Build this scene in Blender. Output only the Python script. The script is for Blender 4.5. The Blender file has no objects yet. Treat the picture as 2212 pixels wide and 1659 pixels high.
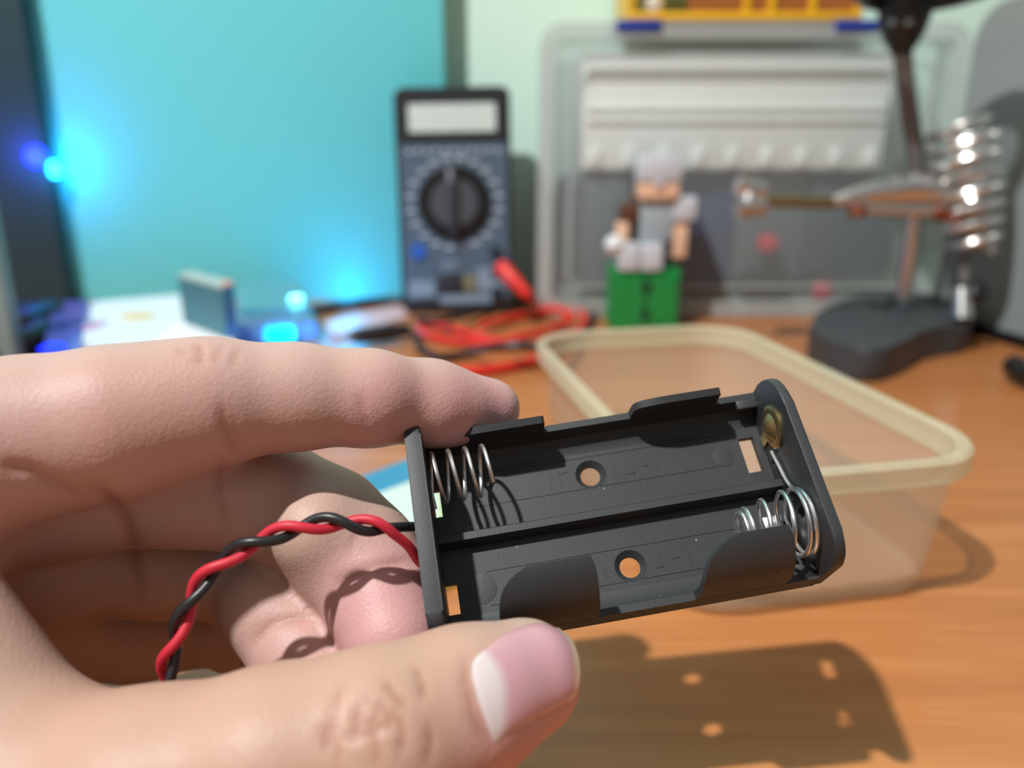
import bpy, bmesh, math, random
import numpy as np
from mathutils import Vector, Matrix, Euler
from mathutils.bvhtree import BVHTree
random.seed(4)
S = 0.001
PI = math.pi
col = bpy.context.scene.collection
scene = bpy.context.scene

# ------------------------------------------------------------------ camera
F, CX, CY = 1750.0, 1106.0, 829.5
TH = math.radians(17.0)
CAMZ = 106.0
XR = Vector((1, 0, 0))
DN = Vector((0, -math.sin(TH), -math.cos(TH)))
FW = Vector((0, math.cos(TH), -math.sin(TH)))
def c2w(x, y, z):                                   # camera-frame mm -> world mm
    return XR * x + DN * y + FW * z + Vector((0, 0, CAMZ))
def P(px, py, d):                                   # point seen at a pixel, d mm deep
    return c2w((px - CX) / F * d, (py - CY) / F * d, d)
def ray(px, py):
    return XR * ((px - CX) / F) + DN * ((py - CY) / F) + FW
def T(px, py, h=0.0):                               # point on the plane h mm above the desk
    r = ray(px, py); t = (h - CAMZ) / r.z
    return Vector((0, 0, CAMZ)) + r * t
def PY(px, py, Y):                                  # point on the vertical plane y = Y mm
    r = ray(px, py); t = Y / r.y
    return Vector((0, 0, CAMZ)) + r * t

cd = bpy.data.cameras.new('camera'); cam = bpy.data.objects.new('camera', cd); col.objects.link(cam)
cam.location = (0, 0, CAMZ * S)
cam.rotation_euler = (PI / 2 - TH, 0, 0)
cd.sensor_width = 36; cd.lens = F / 2212 * 36
cd.clip_start = 0.005; cd.clip_end = 20
cd.dof.use_dof = True; cd.dof.focus_distance = 0.121; cd.dof.aperture_fstop = 11.0
scene.camera = cam

# ------------------------------------------------------------------ world, lamps, exposure
w = bpy.data.worlds.new('world'); scene.world = w; w.use_nodes = True
nt = w.node_tree; bg = nt.nodes['Background']
tc = nt.nodes.new('ShaderNodeTexCoord'); sep = nt.nodes.new('ShaderNodeSeparateXYZ'); rmp = nt.nodes.new('ShaderNodeValToRGB')
nt.links.new(tc.outputs['Generated'], sep.inputs[0]); nt.links.new(sep.outputs['Z'], rmp.inputs[0])   # ramp from dim floor to ceiling
rmp.color_ramp.elements[0].position = 0.0; rmp.color_ramp.elements[0].color = (0.14, 0.13, 0.12, 1)
rmp.color_ramp.elements[1].position = 0.9; rmp.color_ramp.elements[1].color = (0.66, 0.68, 0.68, 1)
mr = nt.nodes.new('ShaderNodeMapRange'); nt.links.new(sep.outputs['Y'], mr.inputs['Value']); mr.inputs['From Min'].default_value = 1.0; mr.inputs['From Max'].default_value = -1.0; mr.inputs['To Min'].default_value = .4; mr.inputs['To Max'].default_value = .58
nt.links.new(mr.outputs[0], bg.inputs[1]); nt.links.new(rmp.outputs[0], bg.inputs[0])
LD = Vector((-0.393, -0.303, 0.867)).normalized()
def lamp(name, loc, power, radius, color):
    l = bpy.data.lights.new(name, 'POINT'); l.energy = power; l.shadow_soft_size = radius; l.color = color
    o = bpy.data.objects.new(name, l); col.objects.link(o); o.location = loc; return o
lamp('ceiling_bulb', Vector((0.01, 0.13, 0.05)) + LD * 1.6, 130, 0.028, (1.0, 0.985, 0.96))
scene.view_settings.view_transform = 'Standard'; scene.view_settings.look = 'None'
scene.view_settings.gamma = 1; scene.view_settings.use_curve_mapping = False
scene.view_settings.exposure = 0.0
scene.cycles.transparent_max_bounces = 24
scene.cycles.max_bounces = 8

# ------------------------------------------------------------------ materials
def lin(c):
    return tuple(((v / 255) / 12.92 if v / 255 <= 0.04045 else ((v / 255 + 0.055) / 1.055) ** 2.4) for v in c) + (1,)
class M:
    def __init__(s, name):
        s.m = bpy.data.materials.new(name); s.m.use_nodes = True; s.t = s.m.node_tree
        s.b = s.t.nodes['Principled BSDF']; s.out = s.t.nodes['Material Output']
    def n(s, typ, **kw):
        x = s.t.nodes.new(typ)
        for k, v in kw.items(): setattr(x, k, v)
        return x
    def l(s, a, b): s.t.links.new(a, b)
def mat(name, rgb, rough=0.5, metal=0.0, var=0.06, scale=60, bump=0.0, bscale=400, emit=None, estr=0, alpha=1.0, trans=0.0, sss=0, coat=0, spec=0.5):
    m = M(name); b = m.b
    tcn = m.n('ShaderNodeTexCoord'); nz = m.n('ShaderNodeTexNoise'); nz.inputs['Scale'].default_value = scale; nz.inputs['Detail'].default_value = 3
    m.l(tcn.outputs['Object'], nz.inputs['Vector'])
    mx = m.n('ShaderNodeMix', data_type='RGBA'); c = lin(rgb)
    mx.inputs[6].default_value = tuple(v * (1 - var) for v in c[:3]) + (1,)
    mx.inputs[7].default_value = tuple(min(1, v * (1 + var)) for v in c[:3]) + (1,)
    m.l(nz.outputs['Fac'], mx.inputs[0]); m.l(mx.outputs[2], b.inputs['Base Color'])
    b.inputs['Roughness'].default_value = rough; b.inputs['Metallic'].default_value = metal
    b.inputs['Specular IOR Level'].default_value = spec
    if bump:
        n2 = m.n('ShaderNodeTexNoise'); n2.inputs['Scale'].default_value = bscale; n2.inputs['Detail'].default_value = 4
        m.l(tcn.outputs['Object'], n2.inputs['Vector'])
        bp = m.n('ShaderNodeBump'); bp.inputs['Strength'].default_value = bump; bp.inputs['Distance'].default_value = 0.0003
        m.l(n2.outputs['Fac'], bp.inputs['Height']); m.l(bp.outputs[0], b.inputs['Normal'])
    if emit: b.inputs['Emission Color'].default_value = lin(emit); b.inputs['Emission Strength'].default_value = estr
    b.inputs['Coat Weight'].default_value = coat
    if trans: b.inputs['Transmission Weight'].default_value = trans
    if sss: b.inputs['Subsurface Weight'].default_value = sss; b.inputs['Subsurface Radius'].default_value = (1, .5, .3); b.inputs['Subsurface Scale'].default_value = .002
    if alpha < 1:
        tr = m.n('ShaderNodeBsdfTransparent'); ms = m.n('ShaderNodeMixShader'); ms.inputs[0].default_value = alpha
        m.l(tr.outputs[0], ms.inputs[1]); m.l(b.outputs[0], ms.inputs[2]); m.l(ms.outputs[0], m.out.inputs[0])
        tr.inputs[0].default_value = tuple(min(1, 0.75 + 0.25 * v / max(c[:3])) for v in c[:3]) + (1,)
    return m.m

# ------------------------------------------------------------------ mesh helpers (all input in mm)
def V(*a): return Vector(a)
class MB:
    def __init__(s): s.bm = bmesh.new()
    def _add(s, vs, fs):
        bv = [s.bm.verts.new(v) for v in vs]
        for f in fs:
            try: s.bm.faces.new([bv[i] for i in f])
            except ValueError: pass
        return bv
    def box(s, lo, hi, bev=0, mtx=None, seg=2):
        r = bmesh.ops.create_cube(s.bm, size=1); vs = r['verts']
        lo, hi = Vector(lo), Vector(hi)
        for v in vs: v.co = Vector([(lo[i] + hi[i]) / 2 + v.co[i] * (hi[i] - lo[i]) for i in range(3)])
        if bev:
            es = list({e for v in vs for e in v.link_edges})
            r = bmesh.ops.bevel(s.bm, geom=es, offset=bev, segments=seg, affect='EDGES', profile=.5)
            vs = list({v for f in r['faces'] for v in f.verts} | {v for v in vs if v.is_valid})
        if mtx is not None:
            for v in vs: v.co = mtx @ v.co
        return s
    def prism(s, pts, z0, z1, mtx=None, bev=0, seg=2):
        n = len(pts)
        bv = s._add([(p[0], p[1], z0) for p in pts] + [(p[0], p[1], z1) for p in pts], [])
        fs = [s.bm.faces.new(bv[:n][::-1]), s.bm.faces.new(bv[n:])]
        fs += [s.bm.faces.new([bv[i], bv[(i + 1) % n], bv[n + (i + 1) % n], bv[n + i]]) for i in range(n)]
        vs = bv
        if bev:
            es = list(fs[1].edges) + list(fs[0].edges)
            r = bmesh.ops.bevel(s.bm, geom=es, offset=bev, segments=seg, affect='EDGES', profile=.5)
            vs = list({v for f in r['faces'] for v in f.verts} | {v for v in vs if v.is_valid})
        if mtx is not None:
            for v in vs: v.co = mtx @ v.co
        return s
    def tube(s, pts, r, n=12, cap=True, closed=False):
        pts = [Vector(p) for p in pts]; N = len(pts)
        rs = r if isinstance(r, (list, tuple)) else [r] * N
        t0 = (pts[1] - pts[0]).normalized(); up = V(0, 0, 1) if abs(t0.z) < .9 else V(1, 0, 0)
        nrm = t0.cross(up).normalized(); rings = []
        for i, p in enumerate(pts):
            a = pts[(i - 1) % N] if (i > 0 or closed) else p; b = pts[(i + 1) % N] if (i < N - 1 or closed) else p
            t = (b - a).normalized(); nrm = (nrm - t * nrm.dot(t)).normalized(); bn = t.cross(nrm)
            rings.append([s.bm.verts.new(p + (nrm * math.cos(2 * PI * k / n) + bn * math.sin(2 * PI * k / n)) * rs[i]) for k in range(n)])
        for i in range(N if closed else N - 1):
            A, B = rings[i], rings[(i + 1) % N]
            for k in range(n): s.bm.faces.new([A[k], A[(k + 1) % n], B[(k + 1) % n], B[k]])
        if cap and not closed: s.bm.faces.new(rings[0][::-1]); s.bm.faces.new(rings[-1])
        return s
    def cyl(s, a, b, r, n=24, r2=None): return s.tube([a, b], [r, r if r2 is None else r2], n)
    def lathe(s, prof, n=32, mtx=None):                   # prof (r,z)
        rings = []
        for r, z in prof:
            if r < 1e-6: rings.append([s.bm.verts.new((0, 0, z))])
            else: rings.append([s.bm.verts.new((r * math.cos(2 * PI * k / n), r * math.sin(2 * PI * k / n), z)) for k in range(n)])
        for A, B in zip(rings, rings[1:]):
            for k in range(n):
                q = [A[k % len(A)], A[(k + 1) % len(A)], B[(k + 1) % len(B)], B[k % len(B)]]
                u = []
                for v in q:
                    if v not in u: u.append(v)
                if len(u) > 2:
                    try: s.bm.faces.new(u)
                    except ValueError: pass
        if mtx is not None:
            for R in rings:
                for v in R: v.co = mtx @ v.co
        return s
    def grid(s, fn, nu, nv, thick=None):                  # fn(i/nu, j/nv) -> point ; thick fn -> outer point
        A = [[s.bm.verts.new(fn(i / nu, j / nv)) for j in range(nv + 1)] for i in range(nu + 1)]
        for i in range(nu):
            for j in range(nv): s.bm.faces.new([A[i][j], A[i + 1][j], A[i + 1][j + 1], A[i][j + 1]])
        if thick:
            B = [[s.bm.verts.new(thick(i / nu, j / nv)) for j in range(nv + 1)] for i in range(nu + 1)]
            for i in range(nu):
                for j in range(nv): s.bm.faces.new([B[i][j], B[i][j + 1], B[i + 1][j + 1], B[i + 1][j]])
            for i in range(nu):
                s.bm.faces.new([A[i][0], B[i][0], B[i + 1][0], A[i + 1][0]]); s.bm.faces.new([A[i + 1][nv], B[i + 1][nv], B[i][nv], A[i][nv]])
            for j in range(nv):
                s.bm.faces.new([A[0][j + 1], B[0][j + 1], B[0][j], A[0][j]]); s.bm.faces.new([A[nu][j], B[nu][j], B[nu][j + 1], A[nu][j + 1]])
        return s
    def build(s, name, m, parent=None, smooth=True, ang=35):
        bm = s.bm
        bmesh.ops.recalc_face_normals(bm, faces=bm.faces)
        for v in bm.verts: v.co *= S
        me = bpy.data.meshes.new(name); bm.to_mesh(me); bm.free()
        o = bpy.data.objects.new(name, me); col.objects.link(o)
        if m: me.materials.append(m)
        if smooth:
            for p in me.polygons: p.use_smooth = True
            me.set_sharp_from_angle(angle=math.radians(ang))
        if parent: o.parent = parent
        return o
def tag(o, label=None, cat=None, group=None, kind=None):
    for k, v in (('label', label), ('category', cat), ('group', group), ('kind', kind)):
        if v: o[k] = v
    return o
def empty(name, loc=(0, 0, 0), mtx=None):
    o = bpy.data.objects.new(name, None); col.objects.link(o); o.empty_display_size = .01
    if mtx is not None: o.matrix_world = mtx
    else: o.location = Vector(loc) * S
    return o
def boolcut(o, cutters):
    for c in cutters:
        md = o.modifiers.new('b', 'BOOLEAN'); md.operation = 'DIFFERENCE'; md.solver = 'EXACT'; md.object = c
    bpy.context.view_layer.update()
    dg = bpy.context.evaluated_depsgraph_get(); me = bpy.data.meshes.new_from_object(o.evaluated_get(dg))
    o.modifiers.clear(); o.data = me
    for c in cutters: bpy.data.objects.remove(c)
    return o
def rrect(x0, y0, x1, y1, r, n=6):
    rr = r if isinstance(r, (list, tuple)) else [r] * 4; pts = []
    for (cx, cy, a), q in zip(((x1, y1, 0), (x0, y1, 90), (x0, y0, 180), (x1, y0, 270)), rr):
        sx = 1 if cx == x1 else -1; sy = 1 if cy == y1 else -1
        for k in range(n + 1):
            t = math.radians(a + 90 * k / n)
            pts.append((cx - sx * q + q * math.cos(t), cy - sy * q + q * math.sin(t)))
    return pts
def catmull(pts, n=8):
    pts = [Vector(p) for p in pts]; q = [pts[0] * 2 - pts[1]] + pts + [pts[-1] * 2 - pts[-2]]; out = []
    for i in range(1, len(q) - 2):
        a, b, c, d = q[i - 1:i + 3]
        for k in range(n):
            t = k / n
            out.append(.5 * ((2 * b) + (c - a) * t + (2 * a - 5 * b + 4 * c - d) * t * t + (3 * b - a - 3 * c + d) * t ** 3))
    out.append(pts[-1]); return out
def frame(origin, xdir, zdir=(0, 0, 1)):                  # matrix (metres) with local x along xdir
    x = Vector(xdir).normalized(); z = Vector(zdir); y = z.cross(x).normalized(); z = x.cross(y)
    m = Matrix((x, y, z)).transposed().to_4x4(); m.translation = Vector(origin) * S
    return m
def local(e, o):                                          # parent keeps identity basis: local coords are in e's frame
    o.parent = e; return o

# ================================================================== SETTING
WALLY = 560.0
m_wall = mat('pale_mint_paint', (214, 246, 232), .7, var=.04, scale=4, bump=.15, bscale=120)
o = MB().box((-900, WALLY, -740), (900, WALLY + 60, 900)).build('wall_back', m_wall, smooth=False); tag(o, kind='structure')
o = MB().box((-1600, -1600, -760), (1600, WALLY + 60, -740)).build('floor', mat('grey_floor_tile', (120, 112, 104), .5), smooth=False); tag(o, kind='structure')

# wood
def wood():
    m = M('orange_wood_laminate'); b = m.b
    tcn = m.n('ShaderNodeTexCoord'); mp = m.n('ShaderNodeMapping'); mp.inputs['Rotation'].default_value = (0, 0, math.radians(-5)); mp.inputs['Scale'].default_value = (2.2, 42, 1)
    m.l(tcn.outputs['Object'], mp.inputs[0])
    n1 = m.n('ShaderNodeTexNoise'); n1.inputs['Scale'].default_value = 3.2; n1.inputs['Detail'].default_value = 8; n1.inputs['Roughness'].default_value = .62; n1.inputs['Distortion'].default_value = .25
    m.l(mp.outputs[0], n1.inputs['Vector'])
    mp2 = m.n('ShaderNodeMapping'); mp2.inputs['Rotation'].default_value = (0, 0, math.radians(-5)); mp2.inputs['Scale'].default_value = (5, 260, 1); m.l(tcn.outputs['Object'], mp2.inputs[0])
    n2 = m.n('ShaderNodeTexNoise'); n2.inputs['Scale'].default_value = 4; n2.inputs['Detail'].default_value = 3; m.l(mp2.outputs[0], n2.inputs['Vector'])
    r1 = m.n('ShaderNodeValToRGB'); e = r1.color_ramp.elements
    e[0].position = .32; e[0].color = lin((174, 110, 62)); e[1].position = .66; e[1].color = lin((196, 130, 78))
    e.new(.5).color = lin((187, 119, 68))
    m.l(n1.outputs['Fac'], r1.inputs[0])
    mx = m.n('ShaderNodeMix', data_type='RGBA', blend_type='MULTIPLY'); mx.inputs[0].default_value = .2
    r2 = m.n('ShaderNodeValToRGB'); r2.color_ramp.elements[0].position = .35; r2.color_ramp.elements[0].color = (.72, .66, .6, 1); r2.color_ramp.elements[1].position = .55; r2.color_ramp.elements[1].color = (1, 1, 1, 1)
    m.l(n2.outputs['Fac'], r2.inputs[0]); m.l(r1.outputs[0], mx.inputs[6]); m.l(r2.outputs[0], mx.inputs[7]); m.l(mx.outputs[2], b.inputs['Base Color'])
    b.inputs['Roughness'].default_value = .34; b.inputs['Specular IOR Level'].default_value = .45
    return m.m
m_wood = wood()
desk = empty('desk', (0, 0, -740)); tag(desk, 'orange-brown wood-grain desk under everything', 'desk')
def child(mb, name, m, e, **k):                           # mb in world mm, e an unrotated empty
    o = mb.build(name, m, None, **k)
    o.parent = e; o.matrix_parent_inverse = e.matrix_world.inverted() if e.matrix_world != Matrix() else Matrix.Translation(-e.location)
    return o
def childw(mb, name, m, e, **k):
    bpy.context.view_layer.update()
    o = mb.build(name, m, None, **k); mi = e.matrix_world.inverted(); o.data.transform(mi)
    o.parent = e; return o
childw(MB().box((-780, -420, -24), (800, WALLY - 1, 0), bev=1.5), 'tabletop', m_wood, desk)
for sx in (-740, 740):
    for sy in (-380, 510): childw(MB().box((sx - 22, sy - 22, -740), (sx + 22, sy + 22, -24)), 'leg', m_wood, desk, smooth=False)

# turquoise board fixed on the wall
xr = PY(960, 200, WALLY - 22).x
o = MB().box((-760, WALLY - 22, .2), (xr, WALLY - 19, 620), bev=.4).build('turquoise_board', mat('turquoise_card', (114, 228, 236), .55, var=.03, scale=5))
tag(o, 'plain turquoise board standing against the back wall', 'board')

# ================================================================== BATTERY HOLDER
RV = np.array([2.635906, -0.228858, 0.040312]); TV = (15.707199, 18.042259, 122.983083)
ang = float(np.linalg.norm(RV)); Rm = Matrix.Rotation(ang, 3, Vector(RV / ang))
C3 = Matrix((XR, DN, FW)).transposed()                    # camera frame -> world (left handed pair is fine: det +1)
Rw = C3 @ Rm
org = c2w(*TV) - Rw @ Vector((29, 15.75, 7.5))
HM = Rw.to_4x4(); HM.translation = org * S
def H(u, v, w_): return org + Rw @ Vector((u, v, w_))     # holder mm -> world mm
holder = empty('battery_holder', mtx=HM)
tag(holder, 'black plastic two-cell battery holder held between finger and thumb', 'battery holder')
def plastic():
    m = M('black_moulded_plastic'); b = m.b
    tcn = m.n('ShaderNodeTexCoord')
    nz = m.n('ShaderNodeTexNoise'); nz.inputs['Scale'].default_value = 120; nz.inputs['Detail'].default_value = 5; m.l(tcn.outputs['Object'], nz.inputs['Vector'])
    vo = m.n('ShaderNodeTexVoronoi'); vo.inputs['Scale'].default_value = 620; m.l(tcn.outputs['Object'], vo.inputs['Vector'])
    sp = m.n('ShaderNodeValToRGB'); sp.color_ramp.elements[0].position = .05; sp.color_ramp.elements[0].color = (1, 1, 1, 1); sp.color_ramp.elements[1].position = .11; sp.color_ramp.elements[1].color = (0, 0, 0, 1)
    m.l(vo.outputs['Distance'], sp.inputs[0])
    wn = m.n('ShaderNodeTexWhiteNoise'); m.l(vo.outputs['Position'], wn.inputs['Vector'])
    gt = m.n('ShaderNodeMath', operation='GREATER_THAN'); gt.inputs[1].default_value = .95; m.l(wn.outputs['Value'], gt.inputs[0])
    mu = m.n('ShaderNodeMath', operation='MULTIPLY'); m.l(sp.outputs[0], mu.inputs[0]); m.l(gt.outputs[0], mu.inputs[1])
    mx = m.n('ShaderNodeMix', data_type='RGBA'); mx.inputs[6].default_value = (.022, .0245, .027, 1); mx.inputs[7].default_value = (.034, .038, .0415, 1); m.l(nz.outputs['Fac'], mx.inputs[0])
    m2 = m.n('ShaderNodeMix', data_type='RGBA'); m2.inputs[7].default_value = (.4, .4, .38, 1); m.l(mx.outputs[2], m2.inputs[6]); m.l(mu.outputs[0], m2.inputs[0])
    m.l(m2.outputs[2], b.inputs['Base Color'])
    b.inputs['Roughness'].default_value = .52; b.inputs['Specular IOR Level'].default_value = .5
    n2 = m.n('ShaderNodeTexNoise'); n2.inputs['Scale'].default_value = 2600; n2.inputs['Detail'].default_value = 3; m.l(tcn.outputs['Object'], n2.inputs['Vector'])
    bp = m.n('ShaderNodeBump'); bp.inputs['Strength'].default_value = .35; bp.inputs['Distance'].default_value = .00006
    m.l(n2.outputs['Fac'], bp.inputs['Height']); m.l(bp.outputs[0], b.inputs['Normal'])
    return m.m
m_pl = plastic()
L_, W_, HT = 58.0, 31.5, 14.7
fl = MB().box((.5, .3, 0), (57.5, 31.2, 1.2)).build('floor_piece', None)
mb = MB()
mb_ = None                                    # floor plate
def wallgrid(side):                                                       # low side wall whose foot curves into the floor
    def prof(t, off):
        # rounded inner cradle
        pts = [(4.2, 1.25), (2.7, 1.5), (1.6, 2.4), (1.25, 3.8), (1.1, 4.9), (0, 4.9), (0, 0), (4.2, 0)]
        return pts
    pts = prof(0, 0)
    if side: pts = [(W_ - a, b) for a, b in pts]
    # prism along u
    mt = Matrix(((0, 0, 1, 0), (1, 0, 0, 0), (0, 1, 0, 0), (0, 0, 0, 1)))
    mb.prism(pts, 1.0, 57.0, mtx=mt)
wallgrid(0); wallgrid(1)
mt = Matrix(((0, 0, 1, 0), (1, 0, 0, 0), (0, 1, 0, 0), (0, 0, 0, 1)))
mb.prism([(14.7, 1.1), (15.0, 3.6), (15.2, 3.9), (16.3, 3.9), (16.5, 3.6), (16.8, 1.1)], 1.5, 57, mtx=mt)   # rib between the bays
# lips: curved walls around the cells
def lip(side, u0, u1, rise, amax):
    def pt(a, r):                                                         # arc about the cell axis
        # straight part 0..5 then arc, a in [0,1]
        cv, cw, R0 = 8.1, 7.2, 8.1
        L1 = 3.4
        tot = L1 + R0 * amax; sarc = a * tot
        if sarc < L1: v, w_, nv, nw = 0, 4.4 + sarc * .82, 1, 0
        else:
            th = (sarc - L1) / R0; v = cv - R0 * math.cos(th); w_ = cw + R0 * math.sin(th); nv, nw = math.cos(th), -math.sin(th)
        v += nv * r; w_ += nw * r
        if side: v = W_ - v
        return v, w_
    def f(off):
        def g(s, a):
            aa = a
            # left flank slopes: low rows start further left
            ease = min(1, a) ** 3
            us = u0 + rise * (.12 * a + .88 * min(1, a) ** 7)
            ue = u1 - (.7 * max(0, a - .8) / .2) ** 2
            v, w_ = pt(aa, off); return (us + (ue - us) * s, v, w_)
        return g
    mb.grid(f(0), 20, 30, f(1.15))
lip(0, 8.6, 23.0, 5.0, 1.36); lip(0, 37.6, 51.2, 6.0, 1.3)
lip(1, 6.5, 20.8, 4.0, .36); lip(1, 35.0, 49.6, 5.0, .36)
# end plates
mtp = Matrix(((0, 0, 1, 0), (1, 0, 0, 0), (0, 1, 0, 0), (0, 0, 0, 1)))
mb.prism(rrect(0, 0, W_, HT + .2, [2.5, 2.5, .8, .8]), -.9, 1.55, mtx=mtp, bev=.55)
ep = MB().prism(rrect(0, 0, W_, HT, [7.2, 4.2, .8, .8]), 56.4, 58.0, mtx=mtp, bev=.3).build('plate_piece', None)
fl.matrix_world = HM; ep.matrix_world = HM
# small inner gusset at the near right corner and mould pips
mb.box((53, .1, 3.6), (56.8, 2.6, 4.9), bev=.25)
mb.box((53, W_ - 2.6, 3.6), (56.8, W_ - .1, 4.9), bev=.25)
mb.lathe([(0, -.0), (.45, 0), (.35, -.9), (0, -1)], 10, Matrix.Translation((46.5, .7, 0)))
body = mb.build('case', m_pl, None, ang=32)
body.parent = holder
# cutters
cut = []; cutp = []
def cyc(u, v, r, z0=-2, z1=3):
    c = MB().cyl((u, v, z0), (u, v, z1), r, 40).build('cutter', None); c.matrix_world = HM; return c
def cbx(lo, hi):
    c = MB().box(lo, hi).build('cutter', None); c.matrix_world = HM; return c
mb = None
bpy.context.view_layer.update()
for u, v in ((27.3, 23.3), (30.1, 7.5)):
    cut.append(cyc(u, v, 1.62))
    c = MB().lathe([(0, 3), (2.5, 3), (2.5, 1.15), (1.6, .35), (0, .35)], 40, Matrix.Translation((u, v, 0))).build('cutter', None); c.matrix_world = HM; cut.append(c)
for lo, hi in (((52.7, 19.1, -2), (55.2, 25.2, 2)), ((52.7, 4.6, -2), (55.2, 10.2, 2)), ((.9, 4.8, -2), (3.3, 9.5, 2)), ((.9, 20.4, -2), (2.6, 25, 2))):
    cut.append(cbx(lo, hi))
for v, w_, sv, sw in ((9.6, 7.0, .9, 1.7), (5.4, 8.6, .7, 1.5), (19.2, 3.6, .8, 1.3)):                           # contact slots through the right plate
    c = MB().lathe([(0, -3), (1, -3), (1, 3), (0, 3)], 24, Matrix(((0, 0, 1, 57.2), (sv, 0, 0, v), (0, sw, 0, w_), (0, 0, 0, 1)))).build('cutter', None)
    c.matrix_world = HM; cutp.append(c)
for v0 in (5.2, 10.4, 21.0, 26.4):                                                             # thin score lines along the bays
    cut.append(cbx((8, v0 - .07, 1.1), (50, v0 + .07, 1.6)))
boolcut(fl, cut); boolcut(ep, cutp)
bmj = bmesh.new(); bmj.from_mesh(body.data); bmj.from_mesh(fl.data); bmj.from_mesh(ep.data); bmj.to_mesh(body.data); bmj.free()
bpy.data.objects.remove(fl); bpy.data.objects.remove(ep)
bm_ = body.data
for p in bm_.polygons: p.use_smooth = True
bm_.set_sharp_from_angle(angle=math.radians(32))
# round ejector marks + faint raised lettering
def part(mb, name, m, **k):
    o = mb.build(name, m, holder, **k); return o
for u, v, r in ((6.9, 8.0, 2.4), (49.4, 22.6, 1.7), (49.2, 8.2, 1.7)):
    part(MB().lathe([(r, 1.2), (r, 1.24), (r - .12, 1.26), (0, 1.26)], 28, Matrix.Translation((u, v, 0))), 'moulding_mark', m_pl)
def marks(pts, name):
    mk = MB()
    for a, b in pts: mk.box((min(a[0], b[0]) - .09, min(a[1], b[1]) - .09, 1.15), (max(a[0], b[0]) + .09, max(a[1], b[1]) + .09, 1.30))
    return part(mk, name, m_pl, smooth=False)
marks([((20.6, 22.0), (20.6, 24.4)), ((22.2, 22.0), (22.2, 24.4)), ((22.2, 24.4), (23.6, 24.4)), ((31.2, 22.4), (31.2, 24.6)), ((33.0, 22.4), (34.4, 22.4)), ((34.4, 22.4), (34.4, 24.8)), ((35.8, 23.4), (37.0, 23.4)), ((38.4, 22.6), (38.4, 24.8))], 'raised_marks')
marks([((24.6, 6.4), (24.6, 8.6)), ((26.0, 6.4), (26.0, 8.6)), ((33.8, 6.6), (35.0, 6.6)), ((35.0, 6.6), (35.0, 8.8)), ((36.6, 7.6), (37.9, 7.6)), ((39.4, 6.6), (39.4, 8.8))], 'raised_marks')
def text(body_, size, mtx, name, m, parent, ext=.05):
    c = bpy.data.curves.new(name, 'FONT'); c.body = body_; c.size = size * S; c.extrude = ext * S; c.align_x = 'CENTER'; c.align_y = 'CENTER'
    o = bpy.data.objects.new(name, c); col.objects.link(o); bpy.context.view_layer.update()
    me = bpy.data.meshes.new_from_object(o.evaluated_get(bpy.context.evaluated_depsgraph_get())); bpy.data.objects.remove(o)
    o = bpy.data.objects.new(name, me); col.objects.link(o); me.materials.append(m); o.parent = parent; o.matrix_local = mtx; return o
def tm(u, v, w_=1.22, rot=0): return Matrix.Translation(V(u, v, w_) * S) @ Matrix.Rotation(rot, 4, 'Z')
# springs
m_st = mat('bright_spring_steel', (232, 234, 236), .34, 1.0, var=.1, scale=500, spec=.5)
m_std = mat('dull_spring_steel', (218, 214, 210), .42, 1.0, var=.15, scale=500)
def helix(u0, u1, turns, ra, rb, cv, cw, ph=0, n=36, hold=0):
    N = int(turns * n); out = []
    for i in range(N + 1):
        t = i / N; a = ph + 2 * PI * turns * t
        tt = t
        r = ra + (rb - ra) * tt
        out.append((u0 + (u1 - u0) * t, cv + r * math.cos(a), cw + r * math.sin(a)))
    return out
p1 = helix(1.5, 11.2, 3.7, 3.9, 3.8, 24.3, 8.0, ph=-1.9)
p1 = [(1.7, 21.0, 3.4)] + p1
part(MB().tube(p1, .34, 10), 'coil_spring', m_std)
KF = [(0, 56.0, 4.8), (1, 55.3, 5.0), (2, 53.6, 4.8), (3, 50.3, 4.1), (4, 47.4, 3.3), (5, 46.6, 2.9), (5.4, 46.5, 2.8)]
p2 = []; NT = 200
for i in range(NT + 1):
    tn = 5.4 * i / NT; k = min(len(KF) - 2, max(0, int(tn))); f_ = (tn - KF[k][0]) / (KF[k + 1][0] - KF[k][0])
    u_ = KF[k][1] + (KF[k + 1][1] - KF[k][1]) * f_; r_ = KF[k][2] + (KF[k + 1][2] - KF[k][2]) * f_; a = PI * .06 + 2 * PI * tn
    p2.append((u_, 8.0 + r_ * math.cos(a), 7.7 + r_ * math.sin(a)))
lead = [(55.9, 20.6, 5.2), (55.9, 17.8, 6.0), (55.9, 15.2, 6.8), (55.95, 13.3, 7.8)]
o = part(MB().tube(catmull(lead, 5)[:-1] + p2, .36, 10), 'coil_spring', m_st)
o['label'] = 'bright tapered coil spring'
# brass button contact
m_br = mat('tarnished_brass', (190, 170, 120), .42, 1.0, var=.2, scale=400)
mt = Matrix(((0, 0, -1, 56.4), (1, 0, 0, 23.6), (0, 1, 0, 8.0), (0, 0, 0, 1)))
o = part(MB().lathe([(0, 0), (3.4, 0), (3.45, .35), (3.0, .55), (2.5, .62), (2.2, .5), (1.7, .9), (1.0, 1.5), (.5, 1.65), (0, 1.6)], 36, mt).box((-.9, -6, 0), (.9, -1, .35), mtx=mt), 'contact_button', m_br)
o = None
# rivets of the contact tabs by the floor slots
part(MB().box((52.3, 9.2, 1.1), (55.4, 11.4, 1.5), bev=.15), 'contact_tab', m_st)
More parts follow.
